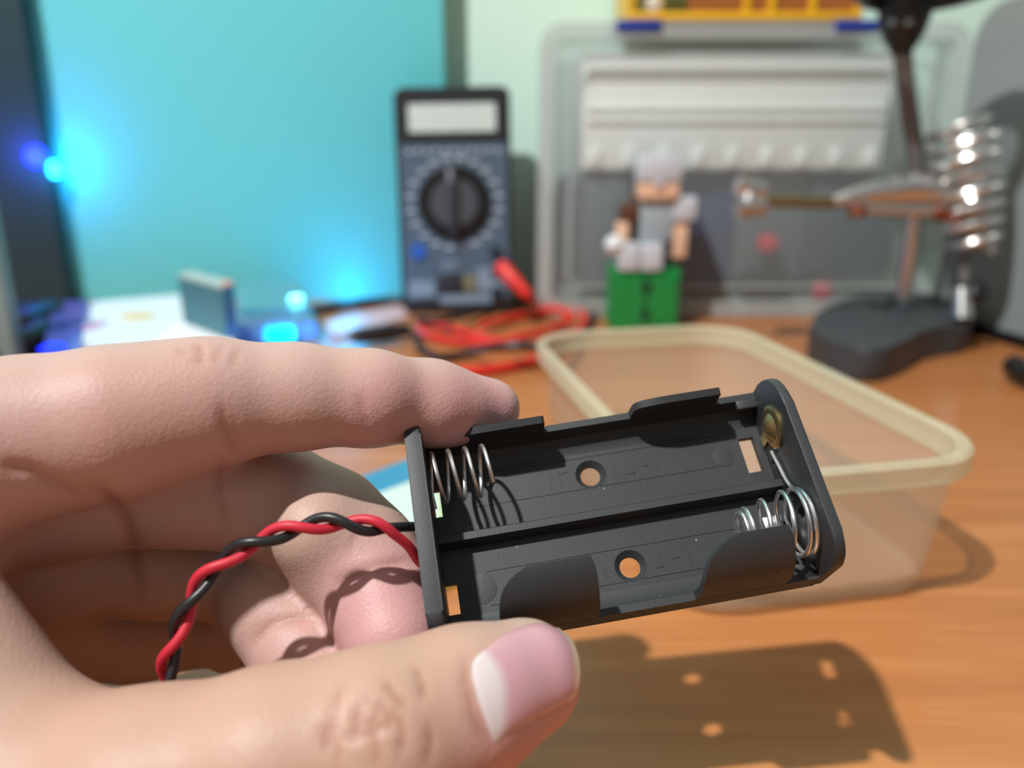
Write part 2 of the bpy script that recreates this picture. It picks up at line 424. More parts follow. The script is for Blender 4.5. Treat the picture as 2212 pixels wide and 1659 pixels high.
# twisted leads
m_red = mat('red_wire_insulation', (205, 42, 62), .5, var=.05, spec=.5)
m_blk = mat('black_wire_insulation', (38, 38, 40), .36, var=.05, spec=.5)
cl = [(846, 1146, 111.5), (800, 1136, 110), (720, 1129, 109), (640, 1141, 108), (560, 1168, 107), (495, 1203, 106.5), (440, 1252, 106), (402, 1318, 105.5), (378, 1385, 105.5), (361, 1445, 106), (368, 1500, 107), (400, 1570, 110), (450, 1640, 114), (520, 1700, 120)]
cl = catmull([P(*q) for q in cl], 24)
# resample by arc length
sl = [0]
for a, b in zip(cl, cl[1:]): sl.append(sl[-1] + (b - a).length)
def at(s_):
    i = max(0, min(len(cl) - 2, int(np.searchsorted(sl, s_)) - 1)); t = (s_ - sl[i]) / (sl[i + 1] - sl[i]); return cl[i].lerp(cl[i + 1], t), (cl[min(i + 3, len(cl) - 1)] - cl[max(i - 2, 0)]).normalized()
red, blk = [], []
n = 220; PITCH = 11.6
for i in range(n + 1):
    s_ = sl[-1] * i / n; p, t = at(s_)
    vd = (p - Vector((0, 0, CAMZ))).normalized(); side = t.cross(vd).normalized(); if_ = t.cross(side).normalized()
    a = 2 * PI * s_ / PITCH + 1.15
    amp = .80
    off = side * math.cos(a) * amp + if_ * math.sin(a) * amp
    red.append(p + off); blk.append(p - off)
pr = H(-1.0, 10.6, 11.2); pb = H(-1.0, 15.9, 11.5)
red = catmull([H(.2, 10.2, 10.9), pr, pr.lerp(red[0], .5) + V(.2, -.2, .5), red[0]], 8)[:-1] + red
blk = catmull([H(.2, 16.0, 11.4), pb, pb.lerp(blk[0], .5), blk[0]], 8)[:-1] + blk
childw(MB().tube(red, .71, 14), 'red_lead', m_red, holder); childw(MB().tube(blk, .71, 14), 'black_lead', m_blk, holder)

# ================================================================== HAND
def cam(px, py, d): return np.array([(px - CX) / F * d, (py - CY) / F * d, d])
chains = {
 'index': [(-450, 1040, 101, 12), (-120, 978, 106, 11), (60, 945, 110, 10.6), (250, 912, 112.5, 10.2), (380, 884, 115, 9.2), (470, 867, 117, 8.6), (640, 857, 120.5, 7.5), (800, 860, 124, 7.0), (930, 867, 130.5, 6.3), (1058, 884, 136, 5.25)],
 'middle': [(-150, 1060, 114, 11.2), (150, 1048, 121, 10.2), (400, 1045, 124, 9.1), (590, 1082, 129.5, 9.0), (708, 1138, 130.5, 9.0), (780, 1206, 126, 8.5), (824, 1290, 122, 8.0), (850, 1380, 117, 7.4)],
 'ring': [(-200, 1230, 124, 11), (100, 1205, 130, 10), (350, 1210, 137, 9.2), (530, 1235, 139.5, 8.5), (608, 1318, 131, 7.9), (655, 1410, 125, 7.4), (700, 1480, 120, 6.9)],
 'pinky': [(-150, 1380, 134, 10), (100, 1360, 142, 9), (300, 1365, 149, 8.5), (430, 1340, 153, 7.9), (520, 1360, 147, 7.2), (590, 1400, 141, 6.5)],
 'thumb': [(-700, 1560, 104, 17), (-160, 1740, 96, 14.5), (60, 1762, 95, 13.5), (330, 1738, 93, 12.5), (600, 1660, 93, 11), (820, 1602, 94.5, 10.3), (1000, 1520, 99, 8.8), (1130, 1464, 103.5, 7.5)],
}
palm = [((-450, 1040, 101, 12), (-1100, 1450, 108, 19)), ((-150, 1060, 112, 12), (-1000, 1450, 118, 18)), ((-200, 1230, 128, 12), (-1000, 1500, 122, 18)),
        ((-150, 1380, 138, 11), (-1000, 1520, 126, 17)), ((-160, 1740, 96, 13), (-1100, 1500, 110, 20)), ((-1100, 1470, 114, 21), (-2100, 1560, 112, 24)),
        ((20, 1655, 96.5, 10.5), (-330, 1165, 102, 10.5)), ((-120, 978, 106, 9.5), (-150, 1060, 113, 11)), ((-150, 1060, 115, 11), (-200, 1230, 128, 11)), ((-200, 1230, 128, 11), (-150, 1380, 138, 10)),
        ((60, 1140, 128, 10), (60, 1330, 136, 10)), ((-330, 1165, 105, 12), (-350, 1600, 108, 16))]
extra = {'middle': [((685, 1150, 122, 6.9), (722, 1192, 124.5, 7.3))], 'index': [((938, 884, 128.5, 5.4), (980, 890, 131, 5.0))],
         'ring': [((568, 1316, 127, 6.4), (612, 1330, 128, 6.8))]}
def q2(p): return cam(*p[:3]), p[3]
allc = []
for k, c in chains.items():
    for a, b in zip(c, c[1:]): allc.append((k, q2(a), q2(b)))
for k, l in extra.items():
    for a, b in l: allc.append((k, q2(a), q2(b)))
for a, b in palm: allc.append(('palm', q2(a), q2(b)))
lo = np.min([np.minimum(a[0] - a[1], b[0] - b[1]) for _, a, b in allc], axis=0) - 3
hi = np.max([np.maximum(a[0] + a[1], b[0] + b[1]) for _, a, b in allc], axis=0) + 3
VX = 0.75
ax = [np.arange(lo[i], hi[i] + VX, VX, dtype=np.float32) for i in range(3)]
shape = tuple(len(a) for a in ax)
def smin(a, b, k):
    h = np.clip(.5 + .5 * (b - a) / k, 0, 1); return b * (1 - h) + a * h - k * h * (1 - h)
def field(keys, k):
    Fd = np.full(shape, 30, dtype=np.float32)
    for kk, (A, ra), (B, rb) in allc:
        if kk not in keys: continue
        mn = np.minimum(A - ra, B - rb) - 8; mxx = np.maximum(A + ra, B + rb) + 8
        sl_ = tuple(slice(max(0, int((mn[i] - lo[i]) / VX)), min(shape[i], int((mxx[i] - lo[i]) / VX) + 2)) for i in range(3))
        X = ax[0][sl_[0]][:, None, None] - A[0]; Y = ax[1][sl_[1]][None, :, None] - A[1]; Z = ax[2][sl_[2]][None, None, :] - A[2]
        D = (B - A).astype(np.float32); dd = float(D @ D)
        t = np.clip((X * D[0] + Y * D[1] + Z * D[2]) / dd, 0, 1)
        d = np.sqrt((X - t * D[0]) ** 2 + (Y - t * D[1]) ** 2 + (Z - t * D[2]) ** 2) - (ra + t * (rb - ra))
        Fd[sl_] = smin(Fd[sl_], d.astype(np.float32), k)
    return Fd
Fp = field(('palm',), 6.0)
Fh = None
for k in chains:
    g = field((k,), 3.2)
    g = smin(Fp, g, 5.0)
    Fh = g if Fh is None else smin(Fh, g, 0.7)
def surface_nets(Fd):
    ins = Fd < 0
    c = np.zeros(tuple(s_ - 1 for s_ in Fd.shape), dtype=np.int8)
    for i in (0, 1):
        for j in (0, 1):
            for k in (0, 1): c += ins[i:ins.shape[0] - 1 + i, j:ins.shape[1] - 1 + j, k:ins.shape[2] - 1 + k]
    act = (c > 0) & (c < 8); idx = np.full(act.shape, -1, dtype=np.int64); ii = np.argwhere(act); idx[act] = np.arange(len(ii))
    acc = np.zeros((len(ii), 3)); cnt = np.zeros(len(ii))
    cor = [(i, j, k) for i in (0, 1) for j in (0, 1) for k in (0, 1)]
    for a in cor:
        for b in cor:
            if sum(abs(x - y) for x, y in zip(a, b)) != 1 or a > b: continue
            fa = Fd[ii[:, 0] + a[0], ii[:, 1] + a[1], ii[:, 2] + a[2]]; fb = Fd[ii[:, 0] + b[0], ii[:, 1] + b[1], ii[:, 2] + b[2]]
            m_ = (fa < 0) != (fb < 0); t = np.where(m_, fa / np.where(m_, fa - fb, 1), 0)
            pa = np.array(a) + t[:, None] * (np.array(b) - np.array(a)); acc[m_] += pa[m_]; cnt[m_] += 1
    vs = ii + acc / cnt[:, None]
    quads = []
    for d in range(3):
        e1, e2 = (d + 1) % 3, (d + 2) % 3
        sl0 = [slice(None)] * 3; sl1 = [slice(None)] * 3; sl0[d] = slice(0, -1); sl1[d] = slice(1, None)
        A = ins[tuple(sl0)]; B = ins[tuple(sl1)]; cr = np.argwhere(A != B)
        cr = cr[(cr[:, e1] > 0) & (cr[:, e2] > 0) & (cr[:, e1] < Fd.shape[e1] - 1) & (cr[:, e2] < Fd.shape[e2] - 1)]
        fl = A[cr[:, 0], cr[:, 1], cr[:, 2]]
        def g(o1, o2):
            q = cr.copy(); q[:, e1] -= o1; q[:, e2] -= o2; return idx[q[:, 0], q[:, 1], q[:, 2]]
        Q = np.stack([g(1, 1), g(0, 1), g(0, 0), g(1, 0)], 1); Q[~fl] = Q[~fl][:, ::-1]; quads.append(Q)
    return vs, np.concatenate(quads)
vs, qs = surface_nets(Fh)
co = vs * VX + lo
# light smoothing
E_ = np.concatenate([qs[:, [0, 1]], qs[:, [1, 2]], qs[:, [2, 3]], qs[:, [3, 0]]]); E_ = np.concatenate([E_, E_[:, ::-1]])
deg = np.bincount(E_[:, 0], minlength=len(co)).astype(float)
def smooth(co, n, f_=.5):
    for _ in range(n):
        s_ = np.stack([np.bincount(E_[:, 0], weights=co[E_[:, 1], i], minlength=len(co)) for i in range(3)], 1) / deg[:, None]
        co = co + f_ * (s_ - co)
    return co
co = smooth(co, 6)
def normals(co):
    fn = np.cross(co[qs[:, 2]] - co[qs[:, 0]], co[qs[:, 3]] - co[qs[:, 1]])
    nn = np.zeros_like(co)
    for k in range(4):
        for i in range(3): nn[:, i] += np.bincount(qs[:, k], weights=fn[:, i], minlength=len(co))
    return nn / (np.linalg.norm(nn, axis=1)[:, None] + 1e-9)
nn = normals(co)
cen = co.mean(0)
bv = BVHTree.FromPolygons([Vector(c) for c in co], [tuple(int(i) for i in q) for q in qs])
hit = bv.ray_cast(Vector((0, 0, 0)), Vector(cam(820, 1560, 1)).normalized())
i0 = int(np.argmin(((co - np.array(hit[0])) ** 2).sum(1)))
if nn[i0][2] > 0: nn = -nn; qs = qs[:, ::-1]
def cast(px, py):
    h = bv.ray_cast(Vector((0, 0, 0)), Vector(cam(px, py, 1)).normalized()); return None if h[0] is None else np.array(h[0])
crease_and_shadow = np.zeros(len(co)); disp = np.zeros(len(co))
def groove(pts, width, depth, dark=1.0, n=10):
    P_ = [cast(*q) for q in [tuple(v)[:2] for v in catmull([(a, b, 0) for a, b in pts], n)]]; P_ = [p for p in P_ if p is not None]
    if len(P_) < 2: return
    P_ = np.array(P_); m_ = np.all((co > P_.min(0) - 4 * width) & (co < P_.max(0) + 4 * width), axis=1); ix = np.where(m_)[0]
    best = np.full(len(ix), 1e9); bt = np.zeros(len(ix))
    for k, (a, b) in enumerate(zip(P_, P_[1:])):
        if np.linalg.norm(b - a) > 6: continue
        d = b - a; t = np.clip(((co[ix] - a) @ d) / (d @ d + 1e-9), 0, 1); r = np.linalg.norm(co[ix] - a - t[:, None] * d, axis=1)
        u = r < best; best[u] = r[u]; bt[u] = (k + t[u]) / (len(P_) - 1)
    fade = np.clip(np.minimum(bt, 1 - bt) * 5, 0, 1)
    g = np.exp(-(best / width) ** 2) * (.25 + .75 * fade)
    disp[ix] -= depth * g; crease_and_shadow[ix] = np.maximum(crease_and_shadow[ix], g * dark)
# index finger folds
groove([(478, 870), (484, 910), (492, 950), (512, 985)], .6, .34, .45)
groove([(500, 890), (508, 930), (524, 965)], .5, .2, .3)
groove([(776, 850), (782, 885), (790, 925)], .5, .25, .4)
groove([(425, 742), (432, 760), (434, 790)], .6, .35, .45); groove([(480, 745), (470, 765), (466, 785)], .5, .25, .3); groove([(385, 750), (398, 768)], .5, .2, .3); groove([(520, 748), (505, 775), (500, 795)], .5, .2, .3)
groove([(0, 1005), (60, 1015), (110, 1040), (190, 1078)], .9, .6, .35)
# thumb knuckle wrinkles
for pl in ([(742, 1470), (722, 1530), (722, 1600), (735, 1655)], [(790, 1500), (770, 1545), (768, 1600)], [(805, 1505), (840, 1545), (828, 1580)], [(762, 1545), (800, 1560), (815, 1520)],
           [(800, 1560), (815, 1610), (812, 1655)], [(850, 1530), (868, 1575), (860, 1640)], [(895, 1440), (912, 1480), (915, 1510)], [(740, 1590), (790, 1585), (850, 1560)],
           [(925, 1560), (930, 1610), (922, 1650)], [(830, 1470), (850, 1500), (880, 1530)], [(700, 1560), (705, 1620)]):
    groove(pl, .45, .34, .62)
groove([(1005, 1420), (1010, 1480), (1030, 1560), (1062, 1612)], .6, .35, .5)
# middle / ring finger folds, with the wires' cast shadow darkened into them
groove([(722, 1285), (740, 1255), (790, 1232), (850, 1215), (900, 1212)], .8, .7, .35)
groove([(800, 1130), (770, 1160), (752, 1190)], .5, .15, .2)
groove([(548, 1395), (575, 1358), (620, 1338), (690, 1335)], .7, .6, .35)
# palm folds
groove([(200, 1040), (255, 1100), (285, 1170), (300, 1300)], 1.0, .6, .6); groove([(480, 990), (476, 1060), (486, 1140)], .7, .35, .3)
nn = normals(co) * (1 if (normals(co)[i0][2] < 0) else -1)
rng = np.random.default_rng(1)
co2 = co + nn * disp[:, None]
co2 = smooth(co2, 1, .3)
# skin tone masks
def near(p, r, soft):
    d = np.linalg.norm(co - cam(*p), axis=1); return np.clip(1 - (d - r) / soft, 0, 1)
pink = np.zeros(len(co))
for p, r, s_, k in (((1040, 920, 128), 6, 10, .8), ((850, 1340, 113), 8, 9, .75), ((680, 1440, 124), 8, 9, .5), ((1080, 1600, 98), 6, 8, .7), ((1230, 1560, 100), 3, 6, .9), ((120, 1010, 102), 10, 14, .35), ((880, 930, 118), 8, 8, .55), ((560, 880, 111), 10, 14, .3)):
    pink = np.maximum(pink, near(p, r, s_) * k)
# dorsal (outer) side a little browner: thumb back and top of index
W3 = np.array(C3)
wco = co2 @ W3.T + np.array([0, 0, CAMZ])
me = bpy.data.meshes.new('hand'); me.from_pydata([tuple(p * S) for p in wco], [], [tuple(int(i) for i in q) for q in qs]); me.update()
for p in me.polygons: p.use_smooth = True
ca = me.attributes.new('tone', 'FLOAT_COLOR', 'POINT')
tan = np.clip(near((760, 1600, 88), 12, 16) + near((300, 1700, 84), 12, 20) + near((500, 1650, 85), 14, 16) + near((300, 800, 104), 3, 8) * .4, 0, 1)
arr = np.stack([pink, np.clip(crease_and_shadow, 0, 1), tan, np.ones(len(co))], 1).astype(np.float32); ca.data.foreach_set('color', arr.ravel())
hand = bpy.data.objects.new('hand', me); col.objects.link(hand)
tag(hand, 'left hand reaching in from the left, pinching the battery holder', 'hand')
def skin():
    m = M('skin'); b = m.b
    at_ = m.n('ShaderNodeAttribute', attribute_name='tone'); sp = m.n('ShaderNodeSeparateColor'); m.l(at_.outputs['Color'], sp.inputs[0])
    tcn = m.n('ShaderNodeTexCoord'); nz = m.n('ShaderNodeTexNoise'); nz.inputs['Scale'].default_value = 130; nz.inputs['Detail'].default_value = 4; m.l(tcn.outputs['Object'], nz.inputs['Vector'])
    base = m.n('ShaderNodeMix', data_type='RGBA'); base.inputs[6].default_value = lin((188, 160, 144)); base.inputs[7].default_value = lin((200, 173, 157)); m.l(nz.outputs['Fac'], base.inputs[0])
    nb_ = m.n('ShaderNodeTexNoise'); nb_.inputs['Scale'].default_value = 55; nb_.inputs['Detail'].default_value = 3; m.l(tcn.outputs['Object'], nb_.inputs['Vector'])
    rb_ = m.n('ShaderNodeMapRange'); rb_.inputs['From Min'].default_value = .42; rb_.inputs['From Max'].default_value = .72; rb_.inputs['To Max'].default_value = .4; m.l(nb_.outputs['Fac'], rb_.inputs['Value'])
    bl_ = m.n('ShaderNodeMix', data_type='RGBA'); bl_.inputs[7].default_value = lin((198, 154, 142)); m.l(rb_.outputs[0], bl_.inputs[0]); m.l(base.outputs[2], bl_.inputs[6]); base = bl_
    tn = m.n('ShaderNodeMix', data_type='RGBA'); tn.inputs[7].default_value = lin((194, 158, 138)); m.l(sp.outputs[2], tn.inputs[0]); m.l(base.outputs[2], tn.inputs[6])
    pk = m.n('ShaderNodeMix', data_type='RGBA'); pk.inputs[7].default_value = lin((208, 156, 158)); m.l(sp.outputs[0], pk.inputs[0]); m.l(tn.outputs[2], pk.inputs[6])
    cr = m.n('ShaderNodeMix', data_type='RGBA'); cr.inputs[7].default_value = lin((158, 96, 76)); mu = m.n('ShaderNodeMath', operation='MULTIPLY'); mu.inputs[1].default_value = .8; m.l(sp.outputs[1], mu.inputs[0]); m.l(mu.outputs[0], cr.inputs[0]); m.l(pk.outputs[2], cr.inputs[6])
    m.l(cr.outputs[2], b.inputs['Base Color'])
    b.inputs['Roughness'].default_value = .5; b.inputs['Specular IOR Level'].default_value = .4
    b.inputs['Subsurface Weight'].default_value = .35; b.inputs['Subsurface Radius'].default_value = (1, .5, .38); b.inputs['Subsurface Scale'].default_value = .002
    vo = m.n('ShaderNodeTexVoronoi'); vo.inputs['Scale'].default_value = 2000; m.l(tcn.outputs['Object'], vo.inputs['Vector'])
    n2 = m.n('ShaderNodeTexNoise'); n2.inputs['Scale'].default_value = 900; n2.inputs['Detail'].default_value = 5; m.l(tcn.outputs['Object'], n2.inputs['Vector'])
    ad = m.n('ShaderNodeMath', operation='ADD'); m.l(vo.outputs['Distance'], ad.inputs[0]); m.l(n2.outputs['Fac'], ad.inputs[1])
    bp = m.n('ShaderNodeBump'); bp.inputs['Strength'].default_value = .4; bp.inputs['Distance'].default_value = .0001
    m.l(ad.outputs[0], bp.inputs['Height']); m.l(bp.outputs[0], b.inputs['Normal'])
    return m.m
me.materials.append(skin())
# nails: patches that follow the finger surface
def nailmat():
    m = M('fingernail'); b = m.b
    at_ = m.n('ShaderNodeAttribute', attribute_name='tone'); sp = m.n('ShaderNodeSeparateColor'); m.l(at_.outputs['Color'], sp.inputs[0])
    a = m.n('ShaderNodeMix', data_type='RGBA'); a.inputs[6].default_value = lin((208, 160, 168)); a.inputs[7].default_value = lin((218, 206, 206)); m.l(sp.outputs[0], a.inputs[0])
    c = m.n('ShaderNodeMix', data_type='RGBA'); c.inputs[7].default_value = lin((226, 205, 180)); m.l(sp.outputs[1], c.inputs[0]); m.l(a.outputs[2], c.inputs[6])
    m.l(c.outputs[2], b.inputs['Base Color']); b.inputs['Roughness'].default_value = .3; b.inputs['Coat Weight'].default_value = .3; b.inputs['Coat Roughness'].default_value = .2
    b.inputs['Subsurface Weight'].default_value = .2; b.inputs['Subsurface Scale'].default_value = .001
    return m.m
m_nail = nailmat()
def nail(L0, L1, T_, B_, name, lun=True, up=.45):
    # L0 proximal edge (top->bottom), L1 distal edge, bilinear blend with top and bottom curves
    nu, nv = 30, 26
    def smp(c, t):
        cc = catmull([(a, b, 0) for a, b in c], 12); k = t * (len(cc) - 1); i = min(int(k), len(cc) - 2); return cc[i].lerp(cc[i + 1], k - i)
    pts = np.zeros((nu + 1, nv + 1, 3)); ok = True
    for i in range(nu + 1):
        for j in range(nv + 1):
            s_, t = i / nu, j / nv
            p = smp(T_, s_) * (1 - t) + smp(B_, s_) * t + smp(L0, t) * (1 - s_) + smp(L1, t) * s_ - (smp(L0, 0) * (1 - s_) * (1 - t) + smp(L1, 0) * s_ * (1 - t) + smp(L0, 1) * (1 - s_) * t + smp(L1, 1) * s_ * t)
            q = cast(p.x, p.y)
            pts[i, j] = q if q is not None else np.nan
    for _ in range(3):
        for i in range(nu + 1):
            for j in range(nv + 1):
                if np.isnan(pts[i, j, 0]):
                    nb = [pts[a, b] for a, b in ((i - 1, j), (i + 1, j), (i, j - 1), (i, j + 1)) if 0 <= a <= nu and 0 <= b <= nv and not np.isnan(pts[a, b, 0])]
                    if nb: pts[i, j] = np.mean(nb, 0)
    for _ in range(4):
        q = pts.copy(); q[1:-1, 1:-1] = (pts[2:, 1:-1] + pts[:-2, 1:-1] + pts[1:-1, 2:] + pts[1:-1, :-2]) / 4; pts = q
    gu = np.gradient(pts, axis=0); gv = np.gradient(pts, axis=1); nrm = np.cross(gu, gv); nrm /= np.linalg.norm(nrm, axis=2)[..., None] + 1e-9
    if (nrm[nu // 2, nv // 2] @ pts[nu // 2, nv // 2]) > 0: nrm = -nrm
    S_, T2 = np.meshgrid(np.linspace(0, 1, nu + 1), np.linspace(0, 1, nv + 1), indexing='ij')
    edge = np.minimum(np.minimum(S_ * 2.2, 1), np.minimum(T2, 1 - T2) * 6).clip(0, 1) ** .5
    top = pts + nrm * (up * edge + .03)[..., None]; bot = pts - nrm * .35
    f_ = lambda G: (lambda a, b: c2w(*G[int(round(a * nu)), int(round(b * nv))]))
    o = childw(MB().grid(f_(bot), nu, nv, f_(top)), name, m_nail, hand, ang=70)
    cc = o.data.attributes.new('tone', 'FLOAT_COLOR', 'POINT'); N1 = (nu + 1) * (nv + 1); out = np.zeros((2 * N1, 4), np.float32); out[:, 3] = 1
    lu = np.clip((.30 - S_ - 1.1 * (T2 - .62) ** 2) / .09, 0, 1) if lun else S_ * 0
    fr = np.clip((S_ - .93) / .04, 0, 1)
    # the crescent touches the near cuticle
    for k in range(2): out[k * N1:(k + 1) * N1, 0] = lu.ravel(); out[k * N1:(k + 1) * N1, 1] = fr.ravel()
    cc.data.foreach_set('color', out.ravel())
    return o
nail([(1062, 1392), (1022, 1432), (1030, 1500), (1066, 1602)], [(1205, 1356), (1236, 1400), (1246, 1455), (1236, 1512)], [(1062, 1392), (1105, 1362), (1160, 1346), (1205, 1356)], [(1066, 1602), (1130, 1568), (1190, 1540), (1236, 1512)], 'fingernail')

# ================================================================== THINGS ON AND BEHIND THE DESK
m_dark = mat('dark_charcoal_plastic', (34, 38, 42), .45, bump=.2, bscale=900)
m_black = mat('black_plastic', (20, 21, 23), .4)
m_white = mat('white_plastic', (226, 230, 228), .4)
def glow(name, rgb, st): return mat(name, rgb, .4, emit=rgb, estr=st)
def blue_lamp(name, loc, power, color, r=.004): return lamp(name, Vector(loc) * S, power, r, color)

# ---- clear latched case standing against the wall
YF, YB = 486.0, 552.0
x0, x1 = PY(1163, 350, YF).x, PY(2062, 350, YF).x; zt = PY(1600, 46, YF).z
case = empty('storage_case', ((x0 + x1) / 2, 520, 0)); tag(case, 'wide frosted clear plastic storage case with blue latches standing behind the toy figure', 'case')
m_fr = mat('frosted_clear_plastic', (212, 220, 220), .25, var=.03, alpha=.12, coat=.6)
m_fr2 = mat('frosted_clear_rim', (214, 222, 220), .22, var=.03, alpha=.46, coat=.4)
XZ = Matrix(((1, 0, 0, 0), (0, 0, 1, 0), (0, 1, 0, 0), (0, 0, 0, 1)))     # prism in x,z extruded along y
def shell(mb, a, b, c, d, r, t, y0, y1):
    o_ = rrect(a, b, c, d, r, 8); i_ = rrect(a + t, b + t, c - t, d - t, max(1, r - t), 8); n_ = len(o_)
    vs_ = [mb.bm.verts.new((p[0], y, p[1])) for p, y in [(p, y0) for p in o_] + [(p, y0) for p in i_] + [(p, y1) for p in o_] + [(p, y1) for p in i_]]
    for k in range(n_):
        k2 = (k + 1) % n_
        for q in ((k, k2, n_ + k2, n_ + k), (2 * n_ + k2, 2 * n_ + k, 3 * n_ + k, 3 * n_ + k2), (k2, k, 2 * n_ + k, 2 * n_ + k2), (n_ + k, n_ + k2, 3 * n_ + k2, 3 * n_ + k)):
            mb.bm.faces.new([vs_[j] for j in q])
    return mb
childw(MB().prism(rrect(x0 + 3, 3, x1 - 3, zt - 3, 12, 8), YF + 2, YF + 3.6, XZ), 'lid', m_fr, case)
childw(shell(MB(), x0, .6, x1, zt, 14, 9, YF, YF + 22), 'lid_rim', m_fr2, case)
childw(shell(MB(), x0 + 18, 18, x1 - 18, zt - 20, 9, 1.6, YF + .4, YF + 3), 'raised_border', m_fr2, case)
childw(shell(MB(), x0 + 2, 1.5, x1 - 2, zt - 2, 13, 2.4, YF + 22, YB), 'side_walls', m_fr, case)
childw(MB().prism(rrect(x0 + 3, 3, x1 - 3, zt - 3, 12, 8), YB - 2, YB, XZ), 'back_panel', m_fr2, case)
m_lat = mat('blue_latch', (38, 66, 160), .35)
for a, b in ((1332, 1430), (1806, 1905)):
    xa, xb = PY(a, 48, YF).x, PY(b, 48, YF).x
    childw(MB().box((xa, YF - 1.5, zt - 5), (xb, YF + 26, zt + .8), bev=1), 'latch', m_lat, case)
# contents
xa, xb = PY(1252, 250, YF + 20).x, PY(1898, 250, YF + 20).x; za, zb = PY(1500, 366, YF + 20).z, PY(1500, 118, YF + 20).z
ps = empty('component_box', ((xa + xb) / 2, YF + 30, za)); tag(ps, 'white ribbed box lying in the upper half of the clear storage case', 'box')
m_wb = mat('bright_white_box', (246, 246, 242), .5); childw(MB().box((xa, YF + 7, za), (xb, YF + 52, zb), bev=2), 'body', m_wb, ps)
nb = 9
for k in range(nb):
    xx = xa + 8 + (xb - xa - 16) * k / (nb - 1)
    childw(MB().box((xx - 3.2, YF + 4.6, za + 2), (xx + 3.2, YF + 7, za + 12), bev=.8), 'clip', m_wb, ps)
for zz in (.42, .52, .84): childw(MB().box((xa + 3, YF + 5, za + (zb - za) * zz), (xb - 3, YF + 7, za + (zb - za) * zz + 2.2), bev=.6), 'ridge', m_wb, ps)
m_nv = mat('slate_blue_plastic', (40, 62, 104), .5, var=.2, scale=30); m_gd = mat('grey_plastic', (96, 104, 110), .5, var=.12, scale=30)
def inbox(px0, py0, px1, py1, ya, yb, name, m, label, cat, bev=2, group=None):
    a_ = PY(px0, py0, ya); b_ = PY(px1, py1, ya)
    o = MB().box((a_.x, ya, b_.z), (b_.x, yb, a_.z), bev=bev).build(name, m); tag(o, label, cat, group); return o
inbox(1205, 376, 1360, 626, YF + 10, YF + 44, 'component_bag', m_gd, 'dark grey pouch at the lower left inside the clear case', 'pouch', 8)
inbox(1372, 374, 1578, 626, YF + 16, YF + 50, 'plastic_box', m_nv, 'slate blue box behind the toy figure inside the clear case', 'box', 3)
inbox(1588, 376, 1742, 600, YF + 18, YF + 50, 'plastic_box', m_gd, 'grey box under the metal clamp inside the clear case', 'box', 3)
inbox(1752, 376, 1925, 592, YF + 14, YF + 50, 'plastic_box', mat('dark_slate_plastic', (62, 74, 84), .5, var=.2, scale=30), 'dark slate box by the metal post inside the clear case', 'box', 3)
inbox(1612, 586, 1700, 660, YF + 6, YF + 17, 'cable_reel', m_black, 'black lump at the bottom of the clear storage case', 'component', 4)
m_rb = mat('red_plastic', (208, 52, 76), .4)
inbox(1765, 612, 1795, 650, YF + 6, YF + 14, 'red_connector', m_rb, 'red connector lying at the bottom right of the clear case', 'connector', 2)
inbox(1645, 510, 1680, 545, YF + 8, YF + 17, 'red_bead', m_rb, 'small red bead in front of the grey box in the clear case', 'bead', 2)

# ---- yellow organiser on top of the case
yo = empty('yellow_organiser', (0, 0, 0)); yo.location = V((PY(1355, 20, YF).x + PY(1870, 20, YF).x) / 2, 520, zt) * S
tag(yo, 'yellow compartment organiser lying on top of the clear storage case', 'organiser')
m_ye = mat('yellow_plastic', (244, 190, 38), .35); m_am = mat('amber_window', (176, 112, 58), .25, alpha=.8)
xa, xb = PY(1357, 20, YF).x, PY(1868, 20, YF).x
zb_ = zt + 1.0
childw(MB().box((xa, YF + 2, zb_), (xb, YB - 2, zb_ + 4), bev=1), 'base', m_ye, yo)
childw(MB().box((xa, YF + 2, zb_ + 34), (xb, YB - 2, zb_ + 38), bev=1), 'lid', m_ye, yo)
for q in (0, .125, .51, .62, .8, 1):
    xx = xa + 2 + (xb - xa - 4) * q; childw(MB().box((xx - 2, YF + 2.5, zb_ + 3), (xx + 2, YB - 3, zb_ + 35), bev=.6), 'divider', m_ye, yo)
childw(MB().box((xa + 34, YF + 5, zb_ + 4), (xb - 4, YF + 6.5, zb_ + 34)), 'window', m_am, yo)
childw(MB().lathe([(0, 0), (4.5, 0), (4.5, 2), (3, 3), (0, 3)], 20, Matrix(((1, 0, 0, xa + 15), (0, 0, -1, YF + 5), (0, 1, 0, zb_ + 8), (0, 0, 0, 1)))), 'catch', mat('clear_catch', (225, 220, 200), .2), yo)

# ---- multimeter
mm = empty('multimeter', mtx=Matrix.Translation(V(PY(990, 690, 496).x, 496, 1.5) * S) @ Matrix.Rotation(math.radians(-1.0), 4, 'Y') @ Matrix.Rotation(math.radians(-5.2), 4, 'X') @ Matrix.Rotation(math.radians(0), 4, 'Z'))
tag(mm, 'dark multimeter with a big rotary dial leaning on the wall', 'multimeter')
def mp(mb, name, m, par=None, **k): return mb.build(name, m, par or mm, **k)
MW, MH = 34.5, 133.0
mp(MB().prism(rrect(-MW, 0, MW, MH, 5, 6), 0, 27, XZ, bev=2), 'case', m_dark)
m_face = mat('blue_grey_face', (78, 98, 116), .5, var=.15, scale=200)
fc = mp(MB().prism(rrect(-MW + 2.4, 8, MW - 2.4, 101, 2, 4), -.5, .3, XZ), 'face_panel', m_face)
mp(MB().prism(rrect(-MW + 1, 102, MW - 1, MH - 1.5, 3, 4), -.7, .3, XZ), 'display_bezel', m_dark)
mp(MB().prism(rrect(-26, 107.5, 26, 123.5, 1, 3), -1.2, -.6, XZ), 'display', mat('lcd_grey_green', (206, 222, 216), .25))
